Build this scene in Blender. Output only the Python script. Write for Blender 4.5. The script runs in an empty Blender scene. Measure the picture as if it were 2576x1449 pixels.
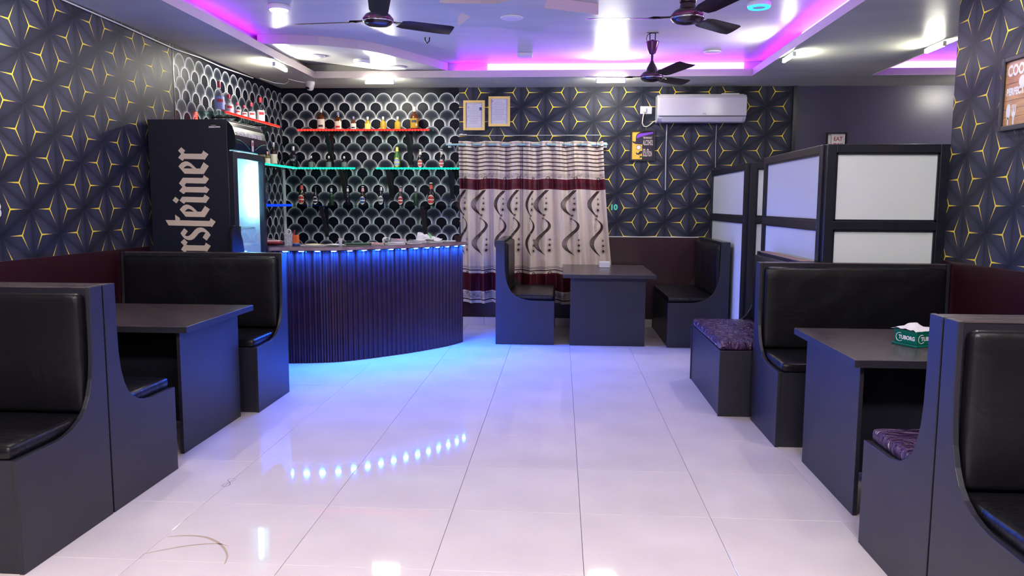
import bpy, bmesh, math, random
from mathutils import Vector, Matrix
random.seed(7)
SC = bpy.context.scene
COL = SC.collection
PI = math.pi

# ---------------------------------------------------------------- camera, world, exposure
cam_d = bpy.data.cameras.new('camera'); cam = bpy.data.objects.new('camera', cam_d); COL.objects.link(cam)
cam_d.sensor_width = 36.0; cam_d.sensor_fit = 'HORIZONTAL'
cam_d.lens = 1942.14 / 2576 * 36.0
cam_d.clip_start = 0.05; cam_d.clip_end = 60
YAW, PITCH, ROLL = -0.06232, -0.10904, 0.0047
_f = Vector((math.sin(YAW) * math.cos(PITCH), math.cos(YAW) * math.cos(PITCH), math.sin(PITCH)))
_r = Vector((math.cos(YAW), -math.sin(YAW), 0)); _u = _r.cross(_f)
_r2 = _r * math.cos(ROLL) + _u * math.sin(ROLL); _u2 = -_r * math.sin(ROLL) + _u * math.cos(ROLL)
_m = Matrix((_r2, _u2, -_f)).transposed().to_4x4(); _m.translation = Vector((0, 0, 1.439))
cam.matrix_world = _m
SC.camera = cam
W = bpy.data.worlds.new('world'); SC.world = W; W.use_nodes = True
W.node_tree.nodes['Background'].inputs[0].default_value = (0.6, 0.62, 0.8, 1)
W.node_tree.nodes['Background'].inputs[1].default_value = 0.05
SC.view_settings.view_transform = 'Standard'; SC.view_settings.look = 'None'
SC.view_settings.exposure = 0.95; SC.view_settings.gamma = 1.0
SC.view_settings.use_curve_mapping = False
SC.cycles.max_bounces = 7; SC.cycles.diffuse_bounces = 4; SC.cycles.glossy_bounces = 3
SC.cycles.transmission_bounces = 4; SC.cycles.transparent_max_bounces = 10
SC.cycles.caustics_reflective = False; SC.cycles.caustics_refractive = False
SC.cycles.sample_clamp_indirect = 6.0
SC.cycles.use_denoising = True
# strengths of the lamps the room has
TUBE_W, COVE_W, BAR_W, FRIDGE_W = 190.0, 16.5, 7200.0, 18.0

# ---------------------------------------------------------------- materials
MATS = {}
def mat(name, color, rough=0.5, metal=0.0, spec=0.5, emit=None, es=0.0, trans=0.0, coat=0.0):
    m = bpy.data.materials.new(name); m.use_nodes = True
    b = m.node_tree.nodes['Principled BSDF']
    b.inputs['Base Color'].default_value = (*color, 1); b.inputs['Roughness'].default_value = rough
    b.inputs['Metallic'].default_value = metal; b.inputs['Specular IOR Level'].default_value = spec
    b.inputs['Transmission Weight'].default_value = trans; b.inputs['Coat Weight'].default_value = coat
    if emit: b.inputs['Emission Color'].default_value = (*emit, 1); b.inputs['Emission Strength'].default_value = es
    MATS[name] = m
    return m
class X:                                            # tiny node algebra
    nt = None
    def __init__(s, v): s.v = v
    @staticmethod
    def op(o, *a):
        n = X.nt.nodes.new('ShaderNodeMath'); n.operation = o
        for i, q in enumerate(a):
            q = q.v if isinstance(q, X) else q
            if isinstance(q, (int, float)): n.inputs[i].default_value = q
            else: X.nt.links.new(q, n.inputs[i])
        return X(n.outputs[0])
    def __add__(s, o): return X.op('ADD', s, o)
    def __radd__(s, o): return X.op('ADD', o, s)
    def __sub__(s, o): return X.op('SUBTRACT', s, o)
    def __rsub__(s, o): return X.op('SUBTRACT', o, s)
    def __mul__(s, o): return X.op('MULTIPLY', s, o)
    def __rmul__(s, o): return X.op('MULTIPLY', s, o)
    def __truediv__(s, o): return X.op('DIVIDE', s, o)
    def lt(s, o): return X.op('LESS_THAN', s, o)
    def gt(s, o): return X.op('GREATER_THAN', s, o)
def mn(a, b): return X.op('MINIMUM', a, b)
def mx(a, b): return X.op('MAXIMUM', a, b)
def fr(a): return X.op('SUBTRACT', a, X.op('FLOOR', a))
def clamp01(a): return mn(mx(a, 0.0), 1.0)
def sq(a): return a * a
def posxyz(nt):
    g = nt.nodes.new('ShaderNodeNewGeometry'); s = nt.nodes.new('ShaderNodeSeparateXYZ')
    nt.links.new(g.outputs['Position'], s.inputs[0]); return X(s.outputs[0]), X(s.outputs[1]), X(s.outputs[2])
def mixc(nt, f, a, b):
    n = nt.nodes.new('ShaderNodeMix'); n.data_type = 'RGBA'
    fi, ai, bi = n.inputs[0], n.inputs[6], n.inputs[7]
    for i, q in ((fi, f), (ai, a), (bi, b)):
        q = q.v if isinstance(q, X) else q
        if isinstance(q, (int, float)): i.default_value = q
        elif isinstance(q, tuple): i.default_value = (*q, 1)
        else: nt.links.new(q, i)
    return n.outputs[2]
def noise(nt, scale, detail=3, coord='Object', vscale=None, rough=0.5, dist=0.0):
    t = nt.nodes.new('ShaderNodeTexCoord'); n = nt.nodes.new('ShaderNodeTexNoise')
    src = t.outputs[coord]
    if vscale:
        mp = nt.nodes.new('ShaderNodeMapping'); mp.inputs['Scale'].default_value = vscale
        nt.links.new(src, mp.inputs[0]); src = mp.outputs[0]
    nt.links.new(src, n.inputs['Vector']); n.inputs['Scale'].default_value = scale; n.inputs['Detail'].default_value = detail
    n.inputs['Roughness'].default_value = rough; n.inputs['Distortion'].default_value = dist
    return n.outputs[0]
def bump(m, height, strength=0.3, dist=0.01):
    nt = m.node_tree; b = nt.nodes.new('ShaderNodeBump'); b.inputs['Strength'].default_value = strength
    b.inputs['Distance'].default_value = dist
    nt.links.new(height, b.inputs['Height']); nt.links.new(b.outputs[0], nt.nodes['Principled BSDF'].inputs['Normal'])
def noisy(name, c1, c2, scale, rough=0.5, bs=0.0, vscale=None, detail=4, **k):
    m = mat(name, c1, rough, **k); nt = m.node_tree
    n = noise(nt, scale, detail, vscale=vscale)
    X.nt = nt
    f = clamp01((X(n) - 0.35) * 3.0)
    nt.links.new(mixc(nt, f, c1, c2), nt.nodes['Principled BSDF'].inputs['Base Color'])
    if bs: bump(m, n, bs)
    return m
def thin_glass(name, tint, refl=0.08, rough=0.02, diff=None, dmix=0.0):
    m = bpy.data.materials.new(name); m.use_nodes = True; nt = m.node_tree; nt.nodes.clear()
    o = nt.nodes.new('ShaderNodeOutputMaterial'); t = nt.nodes.new('ShaderNodeBsdfTransparent'); g = nt.nodes.new('ShaderNodeBsdfGlossy')
    t.inputs[0].default_value = (*tint, 1); g.inputs[0].default_value = (1, 1, 1, 1); g.inputs[1].default_value = rough
    lw = nt.nodes.new('ShaderNodeLayerWeight'); lw.inputs[0].default_value = 0.5
    X.nt = nt
    mi = nt.nodes.new('ShaderNodeMixShader'); nt.links.new(clamp01(X.op('POWER', X(lw.outputs[1]), 4.0) * 0.6 + refl * 0.5).v, mi.inputs[0])
    first = t.outputs[0]
    if diff:
        d = nt.nodes.new('ShaderNodeBsdfDiffuse'); d.inputs[0].default_value = (*diff, 1)
        m2 = nt.nodes.new('ShaderNodeMixShader'); m2.inputs[0].default_value = dmix
        nt.links.new(t.outputs[0], m2.inputs[1]); nt.links.new(d.outputs[0], m2.inputs[2]); first = m2.outputs[0]
    nt.links.new(first, mi.inputs[1]); nt.links.new(g.outputs[0], mi.inputs[2]); nt.links.new(mi.outputs[0], o.inputs[0])
    MATS[name] = m
    return m
def emitter(name, color, s):
    m = bpy.data.materials.new(name); m.use_nodes = True; nt = m.node_tree; nt.nodes.clear()
    o = nt.nodes.new('ShaderNodeOutputMaterial'); e = nt.nodes.new('ShaderNodeEmission')
    e.inputs[0].default_value = (*color, 1); e.inputs[1].default_value = s; nt.links.new(e.outputs[0], o.inputs[0])
    MATS[name] = m
    return m

def tri_wallpaper(name, axis, sign, s0, z0, hw, p):
    m = mat(name, (0.05, 0.05, 0.08), 0.45, spec=0.14); nt = m.node_tree; X.nt = nt
    px, py, pz = posxyz(nt); s = (px if axis == 'x' else py) * float(sign)
    a = (s - s0) / hw; v = pz - z0; b = (v - a * (p / 2)) / p
    fa, fb = fr(a), fr(b)
    up = (fa + fb).gt(1.0); lo = 1.0 - up
    b0 = lo * (1.0 - fa - fb) + up * (fa + fb - 1.0)
    b1 = lo * fa + up * (1.0 - fb)
    b2 = lo * fb + up * (1.0 - fa)
    M = mx(mx(b0, b1), b2); mi = mn(mn(b0, b1), b2); mid = 1.0 - M - mi
    # three tapering gold arms from each centroid towards the corners
    t = clamp01((M - 0.3333) / 0.36)
    halfw = mn((1.0 - t) * 0.030 + 0.004, (0.72 - M) * 0.5)
    arm = (mid - mi).lt(halfw) * M.lt(0.72)
    i0 = (b0 - mi).lt(1e-5); i1 = (b1 - mi).lt(1e-5) * (1.0 - i0); i2 = 1.0 - i0 - i1
    shade = lo * (i0 * 0.95 + i1 * 0.60 + i2 * 0.48) + up * (i0 * 0.74 + i1 * 0.52 + i2 * 0.84)
    shade = shade * (0.62 + 0.38 * clamp01(mi * 9.0)) * (1.08 - 0.55 * clamp01((M - 0.5) * 2.0))
    n = noise(nt, 2.2, 2); shade = shade * (0.8 + 0.45 * X(n))
    crease = clamp01(mi * 60.0)
    shade = shade * (0.72 + 0.28 * crease)
    base = mixc(nt, shade, (0.002, 0.003, 0.008), (0.056, 0.060, 0.098))
    gold = mixc(nt, t, (1.0, 0.80, 0.06), (0.80, 0.55, 0.14))
    nt.links.new(mixc(nt, arm, base, gold), nt.nodes['Principled BSDF'].inputs['Base Color'])
    return m
def scale_wallpaper(name, axis, sign, s0, z0, P=0.1855, Q=0.19):
    m = mat(name, (0.02, 0.02, 0.03), 0.42, spec=0.14); nt = m.node_tree; X.nt = nt
    px, py, pz = posxyz(nt); s = (px if axis == 'x' else py) * float(sign)
    row = X.op('FLOOR', (z0 - pz) / Q)
    shift = row * 0.0035
    x = (fr((s - s0 - shift) / P + 0.5) - 0.5) * P; x = X.op('ABSOLUTE', x)
    t = fr((z0 - pz) / Q) * Q
    dA = 0.0925 - X.op('SQRT', sq(x) + sq(mn(t - 0.092, 0.0)))
    dB = X.op('SQRT', sq(0.0925 - x) + sq(t - 0.173)) - 0.0625
    d = mn(dA, dB); ins = d.gt(0.0)
    low = clamp01((t - 0.075) * 10.0)
    g = clamp01(X.op('EXPONENT', d * -125.0) * 0.95 + low * X.op('EXPONENT', d * -66.0) * 1.15)
    ins = ins * pz.lt(z0)
    n = noise(nt, 3.0, 2); g = g * clamp01(0.25 + 1.1 * X(n))
    inner = mixc(nt, clamp01((0.15 - t) * 5.0), (0.006, 0.010, 0.022), (0.016, 0.023, 0.040))
    c = mixc(nt, g, inner, (0.90, 0.93, 0.98))
    dark = mixc(nt, clamp01((t - 0.1) * 8.0), (0.0015, 0.002, 0.008), (0.0035, 0.005, 0.015))
    nt.links.new(mixc(nt, ins, dark, c), nt.nodes['Principled BSDF'].inputs['Base Color'])
    return m

M_tileA = noisy('glazed_tile', (0.71, 0.63, 0.63), (0.65, 0.575, 0.58), 2.4, 0.038, spec=0.13)
M_grout = mat('dark_grout', (0.22, 0.17, 0.17), 0.9)
M_white_ceiling = noisy('gloss_ceiling_paint', (0.66, 0.66, 0.62), (0.60, 0.60, 0.57), 1.6, 0.34, bs=0.06, vscale=(0.5, 3.0, 1.0), spec=0.035)
M_soffit = noisy('soffit_paint', (0.62, 0.64, 0.55), (0.52, 0.54, 0.47), 1.3, 0.38, bs=0.25, vscale=(0.5, 2.4, 1.0), spec=0.15)
M_lip = mat('lip_paint', (0.64, 0.56, 0.55), 0.5)
M_navy = noisy('navy_wall_paint', (0.075, 0.068, 0.130), (0.064, 0.058, 0.110), 2.0, 0.34, spec=0.35)
M_maroon = noisy('maroon_laminate', (0.034, 0.006, 0.012), (0.026, 0.0045, 0.010), 3.0, 0.30, spec=0.5)
M_board = noisy('black_laminate', (0.0155, 0.0145, 0.025), (0.0125, 0.0115, 0.020), 5.0, 0.42, bs=0.03, spec=0.5)
M_boardtop = noisy('sheen_lightened_black_laminate', (0.095, 0.072, 0.076), (0.048, 0.036, 0.043), 7.0, 0.26, vscale=(1, 5, 1), spec=0.6)  # brown tone, lightened for the ceiling's reflection on the tops
M_edge = mat('bare_board_edge', (0.45, 0.32, 0.23), 0.6)
M_tan = mat('bare_plywood', (0.42, 0.26, 0.15), 0.6)
M_leather = mat('black_leatherette', (0.006, 0.0055, 0.008), 0.34, spec=0.28)
_n = noise(M_leather.node_tree, 5.5, 5, vscale=(1.0, 3.2, 1.0), dist=1.2); bump(M_leather, _n, 0.30, 0.02)
M_leather_p = mat('creased_purple_black_leatherette', (0.070, 0.026, 0.100), 0.17, spec=0.9)
_n = noise(M_leather_p.node_tree, 6.0, 4, vscale=(1.0, 3.0, 1.0), dist=1.5); bump(M_leather_p, _n, 1.0, 0.07)
M_frame = noisy('black_frame_wood', (0.008, 0.009, 0.018), (0.012, 0.013, 0.024), 4.0, 0.30, spec=0.5)
M_pane = noisy('frosted_white_panel', (0.82, 0.87, 0.89), (0.78, 0.83, 0.86), 1.5, 0.35, spec=0.4)
M_black = mat('black_plastic', (0.008, 0.009, 0.012), 0.35)
M_dark = mat('dark_navy_metal', (0.012, 0.014, 0.030), 0.32, spec=0.5)
M_cream = mat('cream_print', (0.80, 0.66, 0.54), 0.5)
M_whitep = mat('white_plastic', (0.82, 0.82, 0.82), 0.35)
M_whiteac = mat('white_aircon_plastic', (0.72, 0.70, 0.78), 0.22)
M_paper = mat('white_paper', (0.82, 0.80, 0.82), 0.7)
M_paperlil = mat('lilac_grey_paper', (0.60, 0.58, 0.74), 0.15, coat=0.6)
M_gold = mat('gold_frame', (0.85, 0.62, 0.24), 0.30, metal=0.3)
M_ink = mat('dark_ink', (0.02, 0.015, 0.04), 0.6)
M_greyink = mat('grey_ink', (0.26, 0.24, 0.40), 0.6)
M_red = mat('red_print', (0.55, 0.03, 0.03), 0.4)
M_redcap = mat('red_cap', (0.50, 0.02, 0.06), 0.3)
M_wine = mat('wine_satin', (0.20, 0.006, 0.028), 0.28, spec=0.6)
M_fan = mat('brown_black_fan', (0.022, 0.010, 0.018), 0.22, spec=0.7)
M_fanpurple = mat('purple_fan_enamel', (0.12, 0.012, 0.10), 0.2, spec=0.8)
M_chrome = mat('chrome', (0.7, 0.7, 0.75), 0.15, metal=1.0)
M_tealrod = mat('pale_blue_rod', (0.32, 0.52, 0.58), 0.3)
M_green = mat('green_plastic', (0.0, 0.13, 0.09), 0.25, spec=0.6)
M_orange = mat('orange_card', (0.85, 0.16, 0.03), 0.5)
M_blue = mat('blue_plastic', (0.02, 0.08, 0.32), 0.3)
M_pink = mat('pink_paper', (0.80, 0.38, 0.45), 0.7)
M_yellow = mat('pale_yellow_paper', (0.80, 0.72, 0.45), 0.7)
M_greenbook = mat('green_cover', (0.06, 0.20, 0.14), 0.5)
M_label = mat('cream_label', (0.78, 0.72, 0.60), 0.5)
M_labelw = mat('white_label', (0.78, 0.76, 0.80), 0.5)
M_labelb = mat('blue_white_label', (0.30, 0.38, 0.72), 0.5)
M_labely = mat('yellow_label', (0.80, 0.66, 0.15), 0.5)
M_labelg = mat('grey_label', (0.16, 0.19, 0.20), 0.45)
M_redneck = mat('red_foil', (0.70, 0.10, 0.07), 0.35)
M_silver = mat('silver_foil', (0.60, 0.60, 0.62), 0.3, metal=0.6)
M_poster_y = mat('poster_yellow', (0.88, 0.55, 0.06), 0.25)
M_wood = noisy('printed_wood', (0.52, 0.27, 0.13), (0.36, 0.17, 0.08), 9.0, 0.3, vscale=(1, 1, 6))
M_counterface = noisy('brown_corrugated_sheet', (0.036, 0.011, 0.011), (0.026, 0.008, 0.008), 8.0, 0.32, spec=0.4)
M_counteredge = noisy('worn_brown_edge', (0.24, 0.12, 0.09), (0.34, 0.22, 0.16), 14.0, 0.45)
M_glass = thin_glass('clear_glass', (0.93, 0.97, 0.96))
M_shelfglass = thin_glass('green_tinted_glass', (0.70, 0.88, 0.82), 0.05)
M_vodka = thin_glass('clear_bottle_glass', (0.86, 0.88, 0.92), 0.16)
M_amber = thin_glass('amber_bottle', (0.55, 0.20, 0.05), 0.10, diff=(0.20, 0.05, 0.01), dmix=0.5)
M_goldb = thin_glass('golden_bottle', (0.90, 0.72, 0.12), 0.12, diff=(0.62, 0.42, 0.03), dmix=0.55)
M_olive = thin_glass('olive_bottle', (0.50, 0.45, 0.15), 0.10, diff=(0.24, 0.20, 0.06), dmix=0.6)
M_blackb = mat('black_bottle', (0.006, 0.007, 0.012), 0.10, spec=0.7)
M_brownb = mat('dark_brown_bottle', (0.016, 0.006, 0.006), 0.08, spec=0.7)
M_greenb = mat('dark_green_bottle', (0.010, 0.040, 0.016), 0.08, spec=0.7)
M_greenb2 = mat('bright_green_bottle', (0.03, 0.12, 0.02), 0.08, spec=0.7)
M_smokeglass = mat('glossy_black_print', (0.008, 0.014, 0.020), 0.30, spec=0.12)
E_tube = emitter('tube_light', (1.0, 0.965, 0.82), TUBE_W)
E_fill = emitter('fill_panel_light', (1.0, 0.955, 0.925), 34.0)
E_lamp = emitter('round_lamp_light', (1.0, 0.98, 0.93), 14.0)
E_cove = emitter('purple_cove_led', (0.36, 0.003, 1.0), COVE_W)
E_covelow = emitter('deep_purple_cove_led', (0.30, 0.003, 1.0), COVE_W * 1.9)
E_covehot = emitter('violet_led_and_riser_glow', (0.42, 0.095, 1.0), COVE_W * 0.40)  # tall band, the lit riser's glow made part of the LED strip
E_bar = emitter('blue_bar_led', (0.006, 0.10, 1.0), BAR_W)
E_blue = emitter('blue_shelf_led', (0.004, 0.035, 1.0), 1.1)
E_red = emitter('red_led', (1.0, 0.012, 0.010), 1.6)
E_redbead = emitter('hot_red_led', (1.0, 0.05, 0.035), 3.0)
E_green = emitter('green_led', (0.0, 1.0, 0.50), 0.75)
E_greenbead = emitter('hot_green_led', (0.12, 1.0, 0.60), 1.1)
E_ring = emitter('blue_ring_light', (0.02, 0.38, 1.0), 2.2)
E_fridge = emitter('fridge_led', (0.35, 0.85, 1.0), FRIDGE_W)

# ---------------------------------------------------------------- mesh helpers
class MB:
    def __init__(s): s.v = []; s.f = []; s.mi = []; s.m = 0; s.sm = []
    def add(s, vs, fs, smooth=False):
        o = len(s.v); s.v += [tuple(p) for p in vs]
        for f in fs: s.f.append([i + o for i in f]); s.mi.append(s.m); s.sm.append(smooth)
        return s
    def slot(s, i): s.m = i; return s
    def box(s, x0, x1, y0, y1, z0, z1):
        return s.add([(x0, y0, z0), (x1, y0, z0), (x1, y1, z0), (x0, y1, z0), (x0, y0, z1), (x1, y0, z1), (x1, y1, z1), (x0, y1, z1)],
                     [(3, 2, 1, 0), (4, 5, 6, 7), (0, 1, 5, 4), (1, 2, 6, 5), (2, 3, 7, 6), (3, 0, 4, 7)])
    def prism(s, poly, fn, t0, t1):                    # poly [(a,b)], fn(a,b,t)->xyz
        n = len(poly)
        vs = [fn(a, b, t0) for a, b in poly] + [fn(a, b, t1) for a, b in poly]
        fs = [list(range(n))[::-1], list(range(n, 2 * n))] + [(i, (i + 1) % n, n + (i + 1) % n, n + i) for i in range(n)]
        return s.add(vs, fs)
    def tube(s, pts, r, n=8, closed=False):
        pts = [Vector(p) for p in pts]; rs = r if isinstance(r, (list, tuple)) else [r] * len(pts)
        vs = []; k = len(pts); ref = None
        for i, p in enumerate(pts):
            a = pts[(i - 1) % k] if (closed or i > 0) else p; b = pts[(i + 1) % k] if (closed or i < k - 1) else p
            d = (b - a).normalized()
            if ref is None: ref = Vector((0, 0, 1)) if abs(d.z) < 0.9 else Vector((1, 0, 0))
            u = (ref - d * ref.dot(d)).normalized(); ref = u; w = d.cross(u)
            for j in range(n):
                t = 2 * PI * j / n; vs.append(p + (u * math.cos(t) + w * math.sin(t)) * rs[i])
        fs = []
        for i in range(k if closed else k - 1):
            i2 = (i + 1) % k
            for j in range(n): fs.append((i * n + j, i * n + (j + 1) % n, i2 * n + (j + 1) % n, i2 * n + j))
        s.add(vs, fs, True)
        if not closed: s.add(vs[:n], [list(range(n))[::-1]]); s.add(vs[-n:], [list(range(n))])
        return s
    def lathe(s, prof, n=20, c=(0, 0, 0), sx=1.0, sy=1.0, cap=True):
        vs = []
        for r, z in prof:
            for j in range(n):
                t = 2 * PI * j / n; vs.append((c[0] + r * sx * math.cos(t), c[1] + r * sy * math.sin(t), c[2] + z))
        fs = [(i * n + j, i * n + (j + 1) % n, (i + 1) * n + (j + 1) % n, (i + 1) * n + j) for i in range(len(prof) - 1) for j in range(n)]
        s.add(vs, fs, True)
        if cap: s.add(vs[:n], [list(range(n))[::-1]]); s.add(vs[-n:], [list(range(n))])
        return s
    def rbox(s, c, h, r, n=(6, 4, 3), bulge=0.0, wob=0.0, seed=0):   # rounded box, h half sizes
        rnd = random.Random(seed); ph = [rnd.uniform(0, 6) for _ in range(6)]
        def pt(p):
            q = Vector((max(-h[0] + r, min(h[0] - r, p[0])), max(-h[1] + r, min(h[1] - r, p[1])), max(-h[2] + r, min(h[2] - r, p[2]))))
            d = Vector(p) - q
            d = d.normalized() * r if d.length > 1e-9 else Vector((0, 0, 0))
            o = q + d
            ex = (1 - (o[0] / h[0]) ** 2) * (1 - (o[1] / h[1]) ** 2)
            if h[2] <= min(h[0], h[1]):
                if o[2] > 0: o[2] += bulge * max(0, ex) + wob * max(0, ex) * (math.sin(o[0] * 23 + ph[0]) * math.sin(o[1] * 17 + ph[1] + o[0] * 9))
                o[1] += wob * .5 * math.sin(o[0] * 70 + ph[2]) * (abs(o[1]) / h[1]) ** 8
            elif h[1] <= h[0]:
                ex = (1 - (o[0] / h[0]) ** 2) * (1 - (o[2] / h[2]) ** 2)
                if o[1] > 0: o[1] += bulge * max(0, ex) + wob * max(0, ex) * (math.sin(o[0] * 19 + ph[3] + o[2] * 12) * math.sin(o[2] * 15 + ph[4]))
            return (c[0] + o[0], c[1] + o[1], c[2] + o[2])
        for ax in range(3):
            a, b = (ax + 1) % 3, (ax + 2) % 3
            def gl(k):
                m = n[k]; g = [-h[k], -h[k] + r * .35, -h[k] + r]; g += [-h[k] + r + (2 * h[k] - 2 * r) * i / m for i in range(1, m)]
                return g + [h[k] - r, h[k] - r * .35, h[k]]
            ga, gb = gl(a), gl(b)
            for sg in (-1, 1):
                vs = []
                for A in ga:
                    for B in gb:
                        p = [0, 0, 0]; p[ax] = sg * h[ax]; p[a] = A; p[b] = B; vs.append(pt(p))
                nb = len(gb); fs = []
                for i in range(len(ga) - 1):
                    for j in range(nb - 1):
                        f = (i * nb + j, (i + 1) * nb + j, (i + 1) * nb + j + 1, i * nb + j + 1)
                        fs.append(f if sg > 0 else f[::-1])
                s.add(vs, fs, True)
        return s
    def mesh(s, name, mats):
        me = bpy.data.meshes.new(name); me.from_pydata(s.v, [], s.f)
        for m in (mats if isinstance(mats, (list, tuple)) else [mats]): me.materials.append(m)
        me.polygons.foreach_set('material_index', s.mi); me.polygons.foreach_set('use_smooth', s.sm)
        me.validate(); me.update(); return me
def link(name, me, parent=None, loc=(0, 0, 0), rot=(0, 0, 0)):
    o = bpy.data.objects.new(name, me); COL.objects.link(o); o.location = loc; o.rotation_euler = rot
    if parent: o.parent = parent
    return o
def part(name, mb, m, parent=None, world=False, bevel=0.0, loc=(0, 0, 0), rot=(0, 0, 0), weld=False):
    if world and parent is not None:
        L = parent.matrix_basis.inverted(); mb.v = [tuple(L @ Vector(p)) for p in mb.v]
    o = link(name, mb.mesh(name, m), parent, loc, rot)
    if weld:
        bm = bmesh.new(); bm.from_mesh(o.data); bmesh.ops.remove_doubles(bm, verts=bm.verts, dist=1e-5); bm.to_mesh(o.data); bm.free()
    if bevel:
        b = o.modifiers.new('bevel', 'BEVEL'); b.width = bevel; b.segments = 2; b.limit_method = 'ANGLE'
    return o
def tag(o, label, cat, group=None, kind=None):
    if label: o['label'] = label
    if cat: o['category'] = cat
    if group: o['group'] = group
    if kind: o['kind'] = kind
    return o
def thing(name, label, cat, loc=(0, 0, 0), rz=0.0, group=None):
    o = bpy.data.objects.new(name, None); COL.objects.link(o); o.location = loc; o.rotation_euler = (0, 0, rz)
    o.empty_display_size = 0.1
    tag(o, label, cat, group)
    o.matrix_basis  # location and rotation are set, so matrix_basis is current
    return o
def struct(name, mb, m, parent=None, bevel=0.0):
    o = part(name, mb, m, parent, bevel=bevel)
    if parent is None: o['kind'] = 'structure'
    return o
def dup(root, loc, rz=None, label=None, group=None):
    r = root.copy(); COL.objects.link(r); r.location = loc
    if rz is not None: r.rotation_euler = (0, 0, rz)
    if label: r['label'] = label
    if group: r['group'] = group
    for ch in list(root.children):
        c = ch.copy(); COL.objects.link(c); c.parent = r
        for g in list(ch.children):
            d = g.copy(); COL.objects.link(d); d.parent = c
    return r
def text_mesh(name, body, size, m, parent=None, origin=(0, 0, 0), right=(1, 0, 0), up=(0, 0, 1), align='LEFT', sx=1.0, bold=0.0, world=True):
    cu = bpy.data.curves.new(name, 'FONT'); cu.body = body; cu.size = size; cu.align_x = align; cu.offset = bold
    cu.resolution_u = 3
    o = bpy.data.objects.new(name, cu); COL.objects.link(o)
    dg = bpy.context.evaluated_depsgraph_get(); me = bpy.data.meshes.new_from_object(o.evaluated_get(dg))
    bpy.data.objects.remove(o); bpy.data.curves.remove(cu)
    R, U = Vector(right).normalized(), Vector(up).normalized()
    for v in me.vertices: v.co = Vector(origin) + R * (v.co.x * sx) + U * v.co.y
    if parent is not None and world:
        L = parent.matrix_basis.inverted()
        for v in me.vertices: v.co = L @ v.co
    me.materials.clear(); me.materials.append(m)
    me.name = name
    return link(name, me, parent)

# ---------------------------------------------------------------- the room shell
XL, YB, ZC, ZU = -3.30, 9.08, 2.77, 2.93
XR, YRE = 2.50, 5.20                 # right wall plane and where it ends
XE, YF = 5.6, -2.2                   # far right extension, wall behind the camera
fl = struct('floor', MB().box(XL - .1, XE + .1, YF - .1, YB + .1, -0.08, -0.006), M_grout)
TX0, TY0, TS, GAP = 0.107, 2.884, 0.6, 0.0020
cache = {}
for i in range(-6, 10):
    for j in range(-9, 11):
        x0, x1 = TX0 + i * TS, TX0 + (i + 1) * TS; y0, y1 = TY0 + j * TS, TY0 + (j + 1) * TS
        x0, x1 = max(x0, XL), min(x1, XE); y0, y1 = max(y0, YF), min(y1, YB)
        if x1 - x0 < .02 or y1 - y0 < .02: continue
        if x0 > 2.75 and y1 < 4.9: continue
        if y1 < 0.2 and (x1 < -1.6 or x0 > 1.6): pass
        k = (round(x1 - x0, 3), round(y1 - y0, 3))
        if k not in cache:
            w, d = k[0] / 2 - GAP / 2, k[1] / 2 - GAP / 2; e = 0.0012
            mb = MB(); mb.add([(-w, -d, -.006), (w, -d, -.006), (w, d, -.006), (-w, d, -.006),
                               (-w, -d, -e), (w, -d, -e), (w, d, -e), (-w, d, -e), (-w + e, -d + e, 0), (w - e, -d + e, 0), (w - e, d - e, 0), (-w + e, d - e, 0)],
                              [(0, 1, 5, 4), (1, 2, 6, 5), (2, 3, 7, 6), (3, 0, 4, 7), (4, 5, 9, 8), (5, 6, 10, 9), (6, 7, 11, 10), (7, 4, 8, 11), (8, 9, 10, 11)])
            cache[k] = mb.mesh('tile', M_tileA)
        link('tile', cache[k], fl, ((x0 + x1) / 2, (y0 + y1) / 2, 0))
# floor slab patch where no tiles are laid (behind the right wall)
M_back_tri = tri_wallpaper('star_wallpaper_back', 'x', 1, 1.476, 2.0515, 0.2785, 0.329)
M_left_tri = tri_wallpaper('star_wallpaper_left', 'y', 1, 4.638, 2.3575, 0.27, 0.3225)
M_right_tri = tri_wallpaper('star_wallpaper_right', 'y', -1, -4.995, 2.416, 0.27, 0.326)
M_back_scale = scale_wallpaper('scale_wallpaper_back', 'x', 1, -2.450, 2.712)
M_left_scale = scale_wallpaper('scale_wallpaper_left', 'y', 1, 6.640, 2.712)
wl = struct('wall_left', MB().box(XL - .12, XL, YF, YB + .12, -.05, 3.1), M_navy)
part('wallpaper', MB().box(XL, XL + .003, YF, 6.525, 1.085, ZC), M_left_tri, wl)
part('wallpaper', MB().box(XL, XL + .003, 6.525, YB - .003, 0.95, ZC), M_left_scale, wl)
part('wainscot_panel', MB().box(XL, XL + .012, YF, 6.0, 0.09, 1.085), M_maroon, wl, bevel=.002)
part('seam_strip', MB().box(XL, XL + .006, 6.515, 6.53, 1.085, ZC), M_frame, wl)
wb = struct('wall_back', MB().box(XL, XE + .1, YB, YB + .12, -.05, 3.1), M_navy)
part('wallpaper', MB().box(XL + .003, -1.192, YB - .003, YB, 0.95, ZC), M_back_scale, wb)
part('wallpaper', MB().box(-1.192, 2.60, YB - .003, YB, 1.062, ZC), M_back_tri, wb)
part('wainscot_panel', MB().box(-1.25, 2.6, YB - .012, YB, 0.095, 1.058), M_maroon, wb, bevel=.002)
part('wainscot_panel', MB().box(XL + .003, -1.26, YB - .012, YB, 0.095, 0.95), M_maroon, wb, bevel=.002)
part('rail', MB().box(-.6, 1.69, YB - .016, YB, 1.055, 1.064), M_whitep, wb)
wr = struct('wall_right', MB().box(XR, XR + .14, YF, YRE, -.05, 3.1), M_navy)
part('wallpaper', MB().box(XR - .003, XR, YF, YRE, 1.085, ZC), M_right_tri, wr)
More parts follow.
